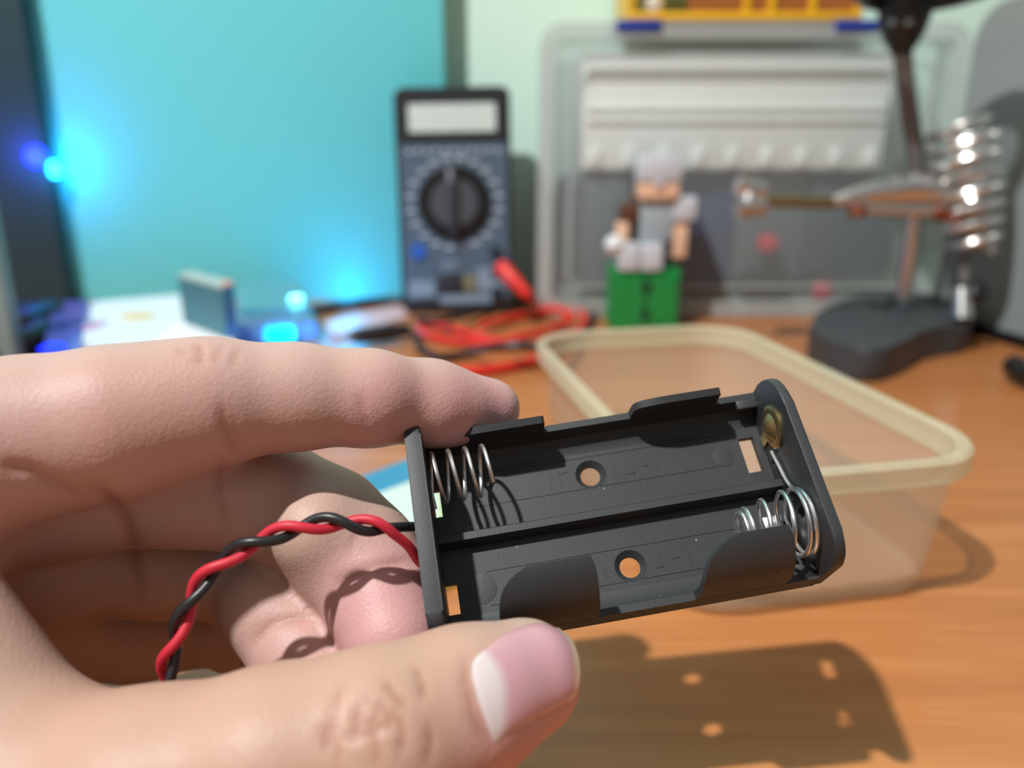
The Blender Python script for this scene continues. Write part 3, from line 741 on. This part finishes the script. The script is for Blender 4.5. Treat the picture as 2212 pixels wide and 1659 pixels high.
DY = Matrix(((1, 0, 0, 0), (0, 0, -1, 0), (0, 1, 0, 66), (0, 0, 0, 1)))   # lathe axis -> -y
dl = mp(MB().lathe([(0, 0), (22.3, 0), (22.3, 1.6), (21.5, 2.2), (0, 2.2)], 48, DY), 'dial', m_black)
kn = MB().lathe([(0, 2), (14.8, 2), (14.2, 4.5), (0, 4.5)], 40, DY)
mp(kn, 'knob', mat('knob_grey', (74, 78, 86), .45), dl)
mp(MB().box((-2.6, -8.2, 45.6), (1.8, -4.2, 86.4), bev=1), 'knob_ridge', mat('knob_ridge_dark', (52, 55, 62), .45), dl)
mp(MB().box((-3.4, -8.8, 78), (-.4, -8.1, 86), bev=.3), 'pointer', mat('pointer_grey', (138, 142, 150), .4), dl)
m_mk = mat('printed_white', (176, 190, 202), .5)
for k in range(20):
    a = 2 * PI * k / 20 + .16; rr = 26.8; cx_, cz_ = rr * math.sin(a), 66 + rr * math.cos(a)
    if abs(cx_) < 31: mp(MB().box((cx_ - 2.5, -.9, cz_ - 1.1), (cx_ + 2.5, -.45, cz_ + 1.1)), 'scale_mark', m_mk, fc, smooth=False)
for k in range(11): mp(MB().box((-28 + 5.4 * k, -.9, 95.6 + (k % 2) * .6), (-25 + 5.4 * k, -.45, 97.4 + (k % 2) * .6)), 'scale_mark', m_mk, fc, smooth=False)
mp(MB().lathe([(0, .4), (4.8, .4), (4.8, 1.8), (0, 1.8)], 28, Matrix(((1, 0, 0, -23), (0, 0, -1, 0), (0, 1, 0, 37.5), (0, 0, 0, 1)))), 'transistor_socket', mat('blue_socket', (40, 98, 190), .4))
mp(MB().box((-12.5, -2, 11.5), (3.5, -.4, 23), bev=.4), 'label_block', mat('label_dark', (40, 44, 52), .5))
mp(MB().box((4, -1.4, 11.8), (12, -.4, 22.6), bev=.3), 'label_block', mat('label_ochre', (118, 118, 92), .5))
mp(MB().box((-9, -1.6, 23.8), (2, -.4, 31.5), bev=.4), 'label_block', mat('label_slate', (98, 118, 136), .5))
m_lp = mat('light_print', (128, 148, 166), .5)
mp(MB().box((-29.5, -1.1, 9.5), (-14, -.4, 19.5)), 'printed_panel', m_lp); mp(MB().box((-11, -1.1, 5.4), (21, -.4, 10.6)), 'printed_panel', m_lp); mp(MB().box((12.5, -1.1, 13), (28, -.4, 27)), 'printed_panel', m_lp)
for zz in (12, 24, 36):
    mp(MB().lathe([(2.2, .4), (3.6, .4), (3.6, 2.2), (2.2, 2.2)], 24, Matrix(((1, 0, 0, 24.5), (0, 0, -1, 0), (0, 1, 0, zz), (0, 0, 0, 1)))), 'jack_socket', m_black)

# ---- test leads
m_rl = mat('red_lead_rubber', (224, 44, 32), .4); m_kl = mat('black_lead_rubber', (28, 27, 30), .4)
def cable(pts, r, m, name, label, cat, group=None, h=None):
    o = MB().tube(catmull([T(a, b, (c if c else r + .3)) for a, b, c in pts], 8), r, 10).build(name, m); return tag(o, label, cat, group)
rt = empty('red_test_lead', T(1180, 740, 0)); tag(rt, 'red test lead with its plug, looped beside the multimeter', 'test lead')
pA, pB = P(1078, 572, 476), P(1142, 640, 468)
childw(MB().tube([pA, pA.lerp(pB, .1), pA.lerp(pB, .5), pA.lerp(pB, .9), pB], [3.4, 4.8, 4.4, 3.4, 2.6], 16), 'plug', m_rl, rt)
rp = [(1142, 640, 12), (1165, 655, 6), (1215, 658, 4), (1262, 682, 3), (1245, 722, 3), (1185, 742, 5), (1100, 742, 3), (1000, 716, 3), (925, 697, 3), (906, 704, 3), (922, 722, 3), (980, 736, 3), (1060, 738, 6), (1140, 724, 7), (1215, 700, 3.4), (1232, 682, 7), (1195, 668, 8), (1130, 680, 3), (1040, 702, 6)]
pth = [pB] + [T(*q) for q in rp[1:]]
childw(MB().tube(catmull(pth, 8), 2.1, 10), 'cable', m_rl, rt)
r2 = [(1228, 742, 3), (1185, 765, 3), (1130, 784, 3), (1060, 798, 3), (990, 802, 3), (900, 800, 3)]
childw(MB().tube(catmull([T(*q) for q in r2], 8), 2.3, 10), 'cable', m_rl, rt)
kt = empty('black_test_lead', T(1000, 765, 0)); tag(kt, 'black test lead lying across the red lead on the desk', 'test lead')
childw(MB().tube(catmull([T(*q) for q in [(905, 752, 3), (950, 770, 3), (1010, 764, 3), (1060, 752, 11), (1120, 745, 14), (1205, 745, 14), (1262, 716, 3), (1280, 672, 3), (1225, 648, 3), (1150, 648, 3), (1060, 668, 3), (960, 690, 9), (900, 690, 8)]], 8), 1.9, 10), 'cable', m_kl, kt)
childw(MB().tube([T(750, 728, 6.5), T(770, 726, 6.5), T(835, 718, 6.5), T(884, 713, 6.5)], [1.6, 4.2, 4.6, 3.2], 14), 'probe_handle', m_kl, kt)
childw(MB().tube(catmull([T(884, 713, 6.5), T(905, 735, 3), T(905, 752, 3)], 6), 1.9, 10), 'cable_end', m_kl, kt)
cable([(672, 672, 3), (740, 660, 3), (810, 652, 3), (880, 650, 3), (960, 655, 3)], 3.0, m_kl, 'black_power_cable', 'thick black cable running behind the red lead to the lit case', 'cable')

lsq = [T(702, 700, 0), T(862, 658, 0), T(884, 688, 0), T(722, 732, 0)]
def quadslab0(q_, z0, z1):
    m_ = MB(); v_ = [m_.bm.verts.new(V(p.x, p.y, z0)) for p in q_] + [m_.bm.verts.new(V(p.x, p.y, z1)) for p in q_]
    for f in ((3, 2, 1, 0), (4, 5, 6, 7), (0, 1, 5, 4), (1, 2, 6, 5), (2, 3, 7, 6), (3, 0, 4, 7)): m_.bm.faces.new([v_[i] for i in f])
    return m_
o = quadslab0(lsq, .2, 1.2).build('flat_strip', mat('dusty_pink_strip', (204, 164, 158), .4), smooth=False); tag(o, 'flat dusty pink strip on the desk between lit module and multimeter', 'strip')
# ---- toy figure on a green block
gb = T(1390, 712, 0); gw, gh = 19.5, 34.0
blk_ = empty('green_toy_block', gb); tag(blk_, 'bright green toy block carrying the grey blocky toy figure', 'toy block')
m_gr = mat('bright_green_plastic', (22, 140, 66), .35); m_gk = mat('dark_green_recess', (18, 74, 44), .5)
g0 = gb
mb_ = MB()
pr_ = []
def jag(sgn): return [(sgn * x_, z_) for x_, z_ in ((gw, 0), (gw, 7), (gw - 3, 8.5), (gw, 11), (gw, 14), (gw - 3, 15.5), (gw, 18), (gw, 23), (gw - 4, 25), (gw, 27.5), (gw, gh))]
pts_ = jag(1) + jag(-1)[::-1]
childw(mb_.prism([(g0.x + a, b) for a, b in pts_], g0.y, g0.y + 28, XZ, bev=.4), 'body', m_gr, blk_)
for zz in (9, 25): childw(MB().lathe([(0, -.2), (3.1, -.2), (3.1, .9), (0, .9)], 16, Matrix(((1, 0, 0, g0.x + .5), (0, 0, -1, g0.y), (0, 1, 0, zz), (0, 0, 0, 1)))), 'recess', m_gk, blk_)
childw(MB().box((g0.x - .6, g0.y - .5, 12), (g0.x + .9, g0.y + .5, 33)), 'seam', m_gk, blk_, smooth=False)
fg = empty('blocky_toy_figure', g0 + V(0, 12, gh)); tag(fg, 'blocky toy figure in grey armour sitting on the green block', 'toy figure')
m_arm = mat('light_grey_armour', (204, 210, 218), .4); m_ar2 = mat('mid_grey_armour', (164, 178, 186), .4); m_sk = mat('toy_beige', (238, 196, 166), .4); m_br2 = mat('brown_toy_part', (92, 60, 44), .5)
fx, fy, fz = g0.x, g0.y + 8, gh
def fb(lo, hi, name, m, bev=.8): return childw(MB().box((fx + lo[0], fy + lo[1], fz + lo[2]), (fx + hi[0], fy + hi[1], fz + hi[2]), bev=bev), name, m, fg)
fb((-16, -10, 0), (-4, 6, 15), 'leg', m_arm); fb((-3.2, -10, 0), (8.6, 6, 15), 'leg', m_arm)
fb((-4, -3, 15.4), (15, 8, 38), 'torso', m_ar2); fb((14.6, -4, 27), (27, 9, 40), 'shoulder_guard', m_arm)
fb((15.4, -2, 6), (23.4, 6, 27), 'arm', m_sk); fb((-15, -3, 26), (-4.4, 8, 36), 'shoulder_guard', m_br2)
fb((-17, -4, 12), (-10, 3, 26), 'arm', m_sk); fb((-8, 8.2, 12), (8, 10, 40), 'cape', m_br2, .4)
fb((-5.5, -6, 38.6), (16.5, 11, 48), 'face', m_sk); fb((-6.3, -7, 48.2), (17.3, 12, 62), 'helmet', m_arm); fb((3, -7.6, 45.5), (7, -6.2, 48.4), 'nose_guard', m_arm, .2)
childw(MB().lathe([(0, -6), (4, -4.4), (6, 0), (4, 4.4), (0, 6)], 20, Matrix.Translation(V(fx - 18, fy - 6, fz + 14))), 'held_ball', m_white, fg)
# small yellow capacitor by the case
o = MB().box(tuple(T(1278, 672, 0) + V(-3, 0, .2)), tuple(T(1278, 672, 0) + V(4, 6, 8)), bev=1).build('yellow_component', mat('ochre_component', (214, 160, 60), .4)); tag(o, 'tiny yellow component on the desk left of the green block', 'component')

# ---- helping-hands stand
hb = T(1930, 700, 16); st = empty('helping_hand_stand', (hb.x, hb.y, 0)); tag(st, 'soldering stand with black base, chrome clamp arm and wire coil', 'soldering stand')
m_ci = mat('black_cast_iron', (60, 64, 68), .5, bump=.4, bscale=500); m_ch = mat('chrome', (228, 226, 224), .26, 1.0, var=.04); m_bs = mat('brassy_rod', (170, 158, 118), .25, 1.0)
top_ = [(1748, 706), (1772, 672), (1830, 645), (1920, 632), (2020, 634), (2085, 648), (2104, 674), (2090, 696), (2040, 704), (1990, 716), (1950, 738), (1905, 752), (1850, 750), (1790, 735)]
pb_ = catmull([tuple(T(a, b, 16).xy) + (0,) for a, b in top_ + top_[:1]], 5)[:-1]
childw(MB().prism([(p.x, p.y) for p in pb_], .2, 16, bev=1.6), 'base', m_ci, st)
r0 = T(1948, 662, 16); YR = r0.y; r1 = PY(1978, 440, YR)
childw(MB().cyl(r0 - V(0, 0, 1), V(r0.x, r0.y, r1.z + 6), 4.4, 20), 'post', m_ch, st)
childw(MB().lathe([(0, 0), (8, 0), (8, 3), (5.5, 5), (0, 5)], 24, Matrix.Translation(V(r0.x, r0.y, 15.5))), 'collar', m_ci, st)
j0 = V(r0.x, YR, r1.z + 4); u1 = PY(1983, 370, YR - 2); u2 = PY(1962, 230, YR - 4); u3 = PY(1948, 100, YR - 6)
m_gm = mat('gunmetal_tube', (112, 108, 106), .35, .15)
childw(MB().tube(catmull([j0, u1, u2, u3], 6), 4.6, 16), 'upper_arm', m_gm, st)
cA, cB, cC = P(1590, 432, 398), P(1800, 437, 402), P(2095, 440, 408)
childw(MB().cyl(P(1640, 434, 399), cB, 3.1, 16), 'cross_rod', m_bs, st)
childw(MB().tube([P(1780, 440, 402), P(1800, 436, 402), P(1870, 420, 402), P(1960, 408, 404), P(2010, 410, 405), P(2060, 432, 406)], [2, 3.2, 5.5, 8, 8, 4], 16), 'clip_body', m_ch, st)
childw(MB().cyl(P(1850, 452, 402), P(2100, 458, 407), 3.2, 16), 'clip_jaw', m_ch, st)
childw(MB().lathe([(0, -3), (4, -3), (4, 3), (0, 3)], 18, Matrix.Translation(P(1855, 430, 399))), 'rivet', m_ch, st)
m_cu = mat('copper_screw', (168, 96, 66), .35, .9)
childw(MB().cyl(P(1852, 450, 400), P(1852, 468, 400), 4.5, 18), 'wing_screw', m_cu, st); childw(MB().cyl(P(2020, 462, 404), P(2070, 466, 405), 3.4, 14), 'wing_screw', m_cu, st)
childw(MB().cyl(P(1945, 372, 402), P(1950, 400, 403), 5, 18), 'thumb_screw', m_gm, st)
# jaw end with its ball joint on the left
bl = P(1618, 432, 398)
childw(MB().lathe([(0, -6), (4.4, -4.4), (6, 0), (4.4, 4.4), (0, 6)], 20, Matrix.Translation(bl)), 'ball_joint', m_ch, st)
for dy in (-16, 16): childw(MB().cyl(P(1592, 425 + dy * 1.5, 396), P(1650, 430 + dy, 398), 4.6, 14), 'clamp_plate', m_ch, st)
childw(MB().cyl(P(1612, 392, 397), P(1620, 470, 398), 1.8, 12), 'clamp_screw', m_gm, st)
# chrome wire coil
ca_, cb_ = P(2083, 262, 402), P(2100, 545, 412); axd = (cb_ - ca_); NN = 340; cp = []
e1 = axd.normalized().cross(V(0, 1, 0)).normalized(); e2 = axd.normalized().cross(e1)
for i in range(NN + 1):
    t = i / NN; a = 2 * PI * 8 * t; rr = 15.5 - 5.5 * t + 2.0 * math.sin(PI * t) - (6 * max(0, .08 - t) / .08); cp.append(ca_ + axd * t + (e1 * math.cos(a) + e2 * math.sin(a)) * rr)
childw(MB().tube(cp, 2.5, 10), 'wire_coil', m_ch, st)
childw(MB().cyl(P(2086, 470, 412), P(2083, 610, 414), 2.6, 14), 'coil_stem', m_gm, st)
childw(MB().cyl(P(2078, 625, 412), P(2078, 690, 410), 5.0, 18), 'clamp_bolt', m_ch, st)
childw(MB().lathe([(0, -6.5), (4.6, -4.6), (6.5, 0), (4.6, 4.6), (0, 6.5)], 20, Matrix.Translation(P(2105, 632, 410))), 'black_knob', m_black, st)
# magnifier frame above
mgc2 = PY(1958, -18, YR - 8)
ringp = [mgc2 + V(math.cos(2 * PI * k / 48) * 30, -26 + math.sin(2 * PI * k / 48) * 30, 2 - math.sin(2 * PI * k / 48) * 6) for k in range(48)]
childw(MB().tube(ringp, 5.5, 14, closed=True), 'magnifier_ring', m_black, st)
lensp = [tuple(p) for p in ringp]
mb_ = MB(); vs_ = [mb_.bm.verts.new(p) for p in ringp]; mb_.bm.faces.new(vs_); vs2 = [mb_.bm.verts.new(p + V(0, -.6, 3)) for p in ringp]; mb_.bm.faces.new(vs2[::-1])
for k in range(48): mb_.bm.faces.new([vs_[k], vs2[k], vs2[(k + 1) % 48], vs_[(k + 1) % 48]])
childw(mb_, 'lens', mat('lens_glass', (225, 235, 232), .05, alpha=.2), st)
childw(MB().tube([PY(1958, -10, YR - 8), PY(1955, 30, YR - 8), PY(1950, 75, YR - 7), PY(1947, 118, YR - 6)], [12, 12.5, 10, 4.5], 20), 'magnifier_socket', m_black, st)
for dx in (-14, 22): childw(MB().lathe([(0, 0), (1.8, 0), (1.4, 1), (0, 1)], 14, Matrix(((1, 0, 0, PY(1942 + dx, 48, YR - 20).x), (0, 0, -1, YR - 20), (0, 1, 0, PY(1942 + dx, 48, YR - 20).z), (0, 0, 0, 1)))), 'socket_screw', m_ch, st)

# ---- grey casing on the right
a_ = T(2010, 694, 0); b_ = T(2250, 765, 0); xd = (b_ - a_); xd.z = 0; Lp = xd.length
gp = empty('grey_equipment_panel', mtx=frame(a_ + V(0, 0, .5), xd)); tag(gp, 'tall glossy grey panel with a rounded top corner at the right edge', 'panel')
gp_m = mat('smooth_grey_plastic', (140, 150, 150), .3, var=.05, scale=12, coat=.2)
hgt = PY(2090, 12, a_.y).z
MB().prism(rrect(0, 4, Lp + 60, hgt, [2, 22, 2, 2], 14), 0, 26, XZ, bev=4, seg=3).build('panel', gp_m, gp)
MB().prism(rrect(-2, 0, Lp + 62, 6, 1), -1.5, 27, XZ, bev=.5).build('base_trim', m_black, gp)
o = MB().box(tuple(T(2205, 716, 0) + V(-2, -6, .3)), tuple(T(2205, 716, 0) + V(26, 4, 13)), bev=1.5).build('blue_plastic_cap', mat('blue_cap', (26, 70, 170), .35)); tag(o, 'small blue cap at the right picture edge on the desk', 'cap')
o = MB().tube(catmull([T(2190, 790, 6), T(2216, 806, 6), T(2270, 830, 6)], 5), [5.2] * 11, 12).build('black_adapter_plug', m_black); tag(o, 'black plug lying on the desk at the right edge', 'plug')

# ---- frosted food container
fcn = Vector((62.4, 228.6, 0)) - Vector((.98, .2, 0)) * 3.6 ; d2 = Vector((.98, .2, 0)); d1 = Vector((-.2, .98, 0)); FM = Matrix((d2, d1, V(0, 0, 1))).transposed().to_4x4(); FM.translation = fcn
ct = empty('food_container', fcn); tag(ct, 'shallow frosted plastic food container without lid behind the battery holder', 'container')
m_pp = mat('milky_polypropylene', (214, 202, 184), .3, var=.03, alpha=.27)
m_pp2 = mat('milky_polypropylene_rim', (216, 210, 182), .3, var=.03, alpha=.5)
def loop(hw, hl, r, z, n=8): return [FM @ V(p[0], p[1], z) for p in rrect(-hw, -hl, hw, hl, r, n)]
def loft(mb, loops, cap0=False):
    L = [[mb.bm.verts.new(p) for p in lp] for lp in loops]; n = len(L[0])
    for A, B in zip(L, L[1:]):
        for k in range(n): mb.bm.faces.new([A[k], A[(k + 1) % n], B[(k + 1) % n], B[k]])
    if cap0: mb.bm.faces.new(L[0][::-1]); mb.bm.faces.new(L[-1])
    return mb
HW, HL = 40.8, 69.0
outer = [loop(HW - 9, HL - 9, 14, .3), loop(HW - 6, HL - 6, 16, 2.0), loop(HW - 5, HL - 5, 17, 5), loop(HW - 2.6, HL - 2.6, 18, 31)]
inner = [loop(HW - 3.6, HL - 3.6, 17, 31), loop(HW - 6.1, HL - 6.1, 16, 5), loop(HW - 7.1, HL - 7.1, 15, 2.6), loop(HW - 10, HL - 10, 13, 1.5)]
childw(loft(MB(), outer + inner, True), 'tub', m_pp, ct)
childw(loft(MB(), [loop(HW - 3.7, HL - 3.7, 18, 31.2), loop(HW - 1, HL - 1, 19, 31.2), loop(HW + .2, HL + .2, 20, 32.5), loop(HW + .2, HL + .2, 20, 37), loop(HW - .8, HL - .8, 19, 37.8), loop(HW - 2.4, HL - 2.4, 18, 37.8), loop(HW - 3.2, HL - 3.2, 18, 37), loop(HW - 3.7, HL - 3.7, 18, 31.2)]), 'rim', m_pp2, ct)

# ---- packet under the hand
pk_ = [T(690, 1075, 0), T(962, 972, 0), T(1002, 1262, 0), T(590, 1432, 0)]
pe = empty('printed_packet', (pk_[0] + pk_[2]) / 2); tag(pe, 'flat white packet with blue band and yellow-green edge under the hand', 'packet')
def quadslab(q, z0, z1):
    mb_ = MB(); vs_ = [mb_.bm.verts.new(V(p.x, p.y, z0)) for p in q] + [mb_.bm.verts.new(V(p.x, p.y, z1)) for p in q]
    for f in ((3, 2, 1, 0), (4, 5, 6, 7), (0, 1, 5, 4), (1, 2, 6, 5), (2, 3, 7, 6), (3, 0, 4, 7)): mb_.bm.faces.new([vs_[i] for i in f])
    return mb_
def bil(q, s_, t): return (q[0].lerp(q[1], s_)).lerp(q[3].lerp(q[2], s_), t)
childw(quadslab(pk_, .2, 1.6), 'sheet', mat('yellow_green_print', (188, 200, 110), .45), pe, smooth=False)
childw(quadslab([bil(pk_, .0, .0), bil(pk_, .95, .0), bil(pk_, .95, .22), bil(pk_, 0, .22)], 1.6, 1.9), 'blue_band', mat('blue_print', (62, 142, 178), .45), pe, smooth=False)
childw(quadslab([bil(pk_, 0, .22), bil(pk_, .9, .22), bil(pk_, .9, .9), bil(pk_, 0, .9)], 1.6, 1.9), 'white_panel', mat('white_print', (206, 222, 214), .45), pe, smooth=False)

# ---- left side: black casing, pale panel, lit plastic things
ex = PY(157, 700, 524); ex.z = 0
bc = empty('black_equipment_case', (ex.x - 90, 540, 0)); tag(bc, 'tall dark casing with a blue glowing light at the left edge', 'equipment case')
childw(MB().box((ex.x - 230, 524, 0), (ex.x, 536, 330), bev=3), 'casing', mat('blue_black_plastic', (34, 66, 76), .55), bc)
ex.y = 524; lp_ = PY(96, 338, 524)
childw(MB().lathe([(0, 0), (6.4, 0), (5.6, 3.4), (0, 5)], 20, Matrix(((1, 0, 0, ex.x - 5.2), (0, 0, -1, ex.y - .2), (0, 1, 0, lp_.z), (0, 0, 0, 1)))), 'status_light', glow('blue_light', (30, 50, 255), 5), bc)
childw(MB().lathe([(0, 0), (5, 0), (4.4, 3), (0, 6)], 20, Matrix(((0, 0, 1, ex.x), (1, 0, 0, ex.y + 6), (0, 1, 0, lp_.z - 8), (0, 0, 0, 1)))), 'status_light', glow('cyan_light', (40, 200, 255), 9), bc)
blue_lamp('status_light_glow', (ex.x - 10, ex.y - 16, lp_.z), .06, (.06, .10, 1), .006)
blue_lamp('status_light_glow_wall', (ex.x + 7, WALLY - 44, lp_.z - 8), .05, (.0, .45, 1), .008)
a_ = PY(-60, 560, 372); b_ = PY(48, 700, 372)
o = MB().box((a_.x, 372, 0.5), (PY(22, 700, 372).x, 380, PY(5, 408, 372).z), bev=1.5).build('pale_upright_box', mat('pale_grey_green_card', (132, 158, 160), .5)); tag(o, 'pale grey-green upright box in front of the dark casing at left', 'box')

def tl(px, py, h=0): return T(px, py, h)
# white tray
m_wt = mat('glossy_white_tray', (214, 226, 232), .3)
q = [T(196, 650, 12), T(392, 634, 12), T(520, 742, 12), T(150, 752, 12)]
wt = empty('white_plastic_tray', (q[0] + q[2]) / 2 * 1.0); wt.location.z = 0; tag(wt, 'white plastic tray with yellow oval and pink label, behind the index finger', 'tray')
childw(quadslab(q, .3, 11), 'body', m_wt, wt, smooth=False)
ctr = sum(q, Vector()) / 4
q_in = [ctr + (p - ctr) * .86 for p in q]
childw(quadslab(q_in, 11, 13.2), 'lid', m_white, wt, smooth=False)
childw(MB().lathe([(0, 0), (1, 0), (1, .6), (0, .6)], 30, Matrix.Translation(T(296, 684, 13.2)) @ Matrix.Rotation(math.radians(5), 4, 'Z') @ Matrix.Diagonal((9, 6.5, 1, 1))), 'yellow_oval', mat('yellow_print', (226, 196, 90), .5), wt)
pc = T(192, 706, 13.2); childw(MB().box((pc.x - 5, pc.y - 9, 13.2), (pc.x + 6, pc.y + 10, 13.8), bev=.2), 'pink_label', mat('pink_print', (196, 150, 178), .5), wt)
# violet translucent end tray
m_vt = mat('violet_translucent_plastic', (96, 104, 196), .25, alpha=.6)
q = [T(112, 652, 14), T(190, 648, 14), T(168, 772, 14), T(90, 778, 14)]
vt = empty('violet_plastic_tray', (q[0] + q[2]) / 2); vt.location.z = 0; tag(vt, 'violet translucent tray left of the white tray by the dark casing', 'tray')
childw(quadslab(q, .3, 14), 'body', m_vt, vt, smooth=False)
pl_ = T(112, 752, 15); childw(MB().box((pl_.x - 4, pl_.y - 4, 14), (pl_.x + 4, pl_.y + 4, 16), bev=.6), 'status_light', glow('deep_blue_light', (20, 40, 255), 3), vt)
o = MB().tube(catmull([T(-60, 770, 7), T(10, 752, 7), T(62, 742, 7), T(92, 720, 9)], 6), 8.5, 12).build('dark_cable_bundle', m_kl); tag(o, 'dark cable bundle under the pale upright box at the left edge', 'cable')
# folded white card
A0, B0, C0 = T(300, 752, .5), T(520, 752, .5), T(430, 700, .5)
cdn = quadslab([T(318, 756, 14), T(398, 692, 14), T(448, 694, 14), T(520, 756, 14)], 13.6, 15.6).build('white_card', mat('white_card_paper', (236, 240, 240), .6), smooth=False); tag(cdn, 'plain white card lying in front of the small teal box', 'card')
# small standing box
bA, bB, bC = T(398, 706, 13.6), T(492, 742, 13.6), T(516, 728, 13.6); bD = bA + (bC - bB)
tb = empty('small_teal_box', bA); tag(tb, 'small teal cardboard box standing upright on the white tray', 'box')
childw(quadslab([bA, bB, bC, bD], 15.7, 39), 'carton', mat('teal_carton', (66, 120, 134), .5, var=.15, scale=80), tb, smooth=False)
childw(quadslab([bA, bB, bC, bD], 39, 40.4), 'flap', mat('pale_flap', (170, 188, 184), .5), tb, smooth=False)
childw(MB().box(tuple(bC.lerp(bB, .6) + V(-2.4, -1, 26.5)), tuple(bC.lerp(bB, .6) + V(2.4, 3, 28.2))), 'sticker', mat('peach_sticker', (230, 176, 164), .5), tb, smooth=False)
# lit clear module
m_lm = mat('clear_blue_plastic', (150, 200, 214), .2, alpha=.5)
q = [T(526, 668, 0), T(655, 660, 0), T(688, 742, 0), T(500, 752, 0)]
lm = empty('lit_clear_module', (q[0] + q[2]) / 2); tag(lm, 'clear plastic module with glowing blue lights behind the index finger', 'light module')
childw(quadslab(q, .4, 13), 'housing', m_lm, lm, smooth=False)
q2_ = [((q[0] + q[1] + q[2] + q[3]) / 4).lerp(p, .82) for p in q]
childw(quadslab(q2_, 1.2, 6), 'circuit_board', mat('violet_board', (86, 84, 150), .5), lm, smooth=False)
childw(quadslab([p + V(0, 3, 0) for p in q2_], 13.1, 18), 'cover', mat('pale_teal_cover', (108, 176, 186), .35, alpha=.75), lm, smooth=False)
for px, py, h, r_, c_, st_ in ((590, 722, 7, 3.4, (0, 150, 255), 5), (618, 722, 7, 3.4, (0, 190, 255), 6), (640, 652, 16, 3.2, (120, 240, 255), 6), (668, 712, 6, 2.8, (40, 110, 255), 3)):
    c_0 = T(px, py, h); childw(MB().box(tuple(c_0 - V(r_, r_, r_)), tuple(c_0 + V(r_, r_, r_)), bev=.6), 'blue_led', glow('led_' + str(px), c_, st_), lm)
c0 = T(642, 650, 16); blue_lamp('led_glow_wall', (PY(755, 640, WALLY - 40).x, WALLY - 42, 3), .05, (.0, .45, 1), .01)
blue_lamp('led_glow_wide', (PY(740, 640, WALLY - 80).x, WALLY - 88, 10), .045, (.0, .45, 1), .015)
blue_lamp('led_glow', tuple(T(610, 735, 10)), .02, (.05, .15, 1), .004)

ad_ = T(62, 742, 0)
o = MB().box((ad_.x - 16, ad_.y - 12, .3), (ad_.x + 9, ad_.y + 26, 19), bev=3).build('black_adapter', mat('dark_navy_plastic', (26, 30, 48), .4)); tag(o, 'dark navy adapter block between the casing and the violet tray', 'adapter')
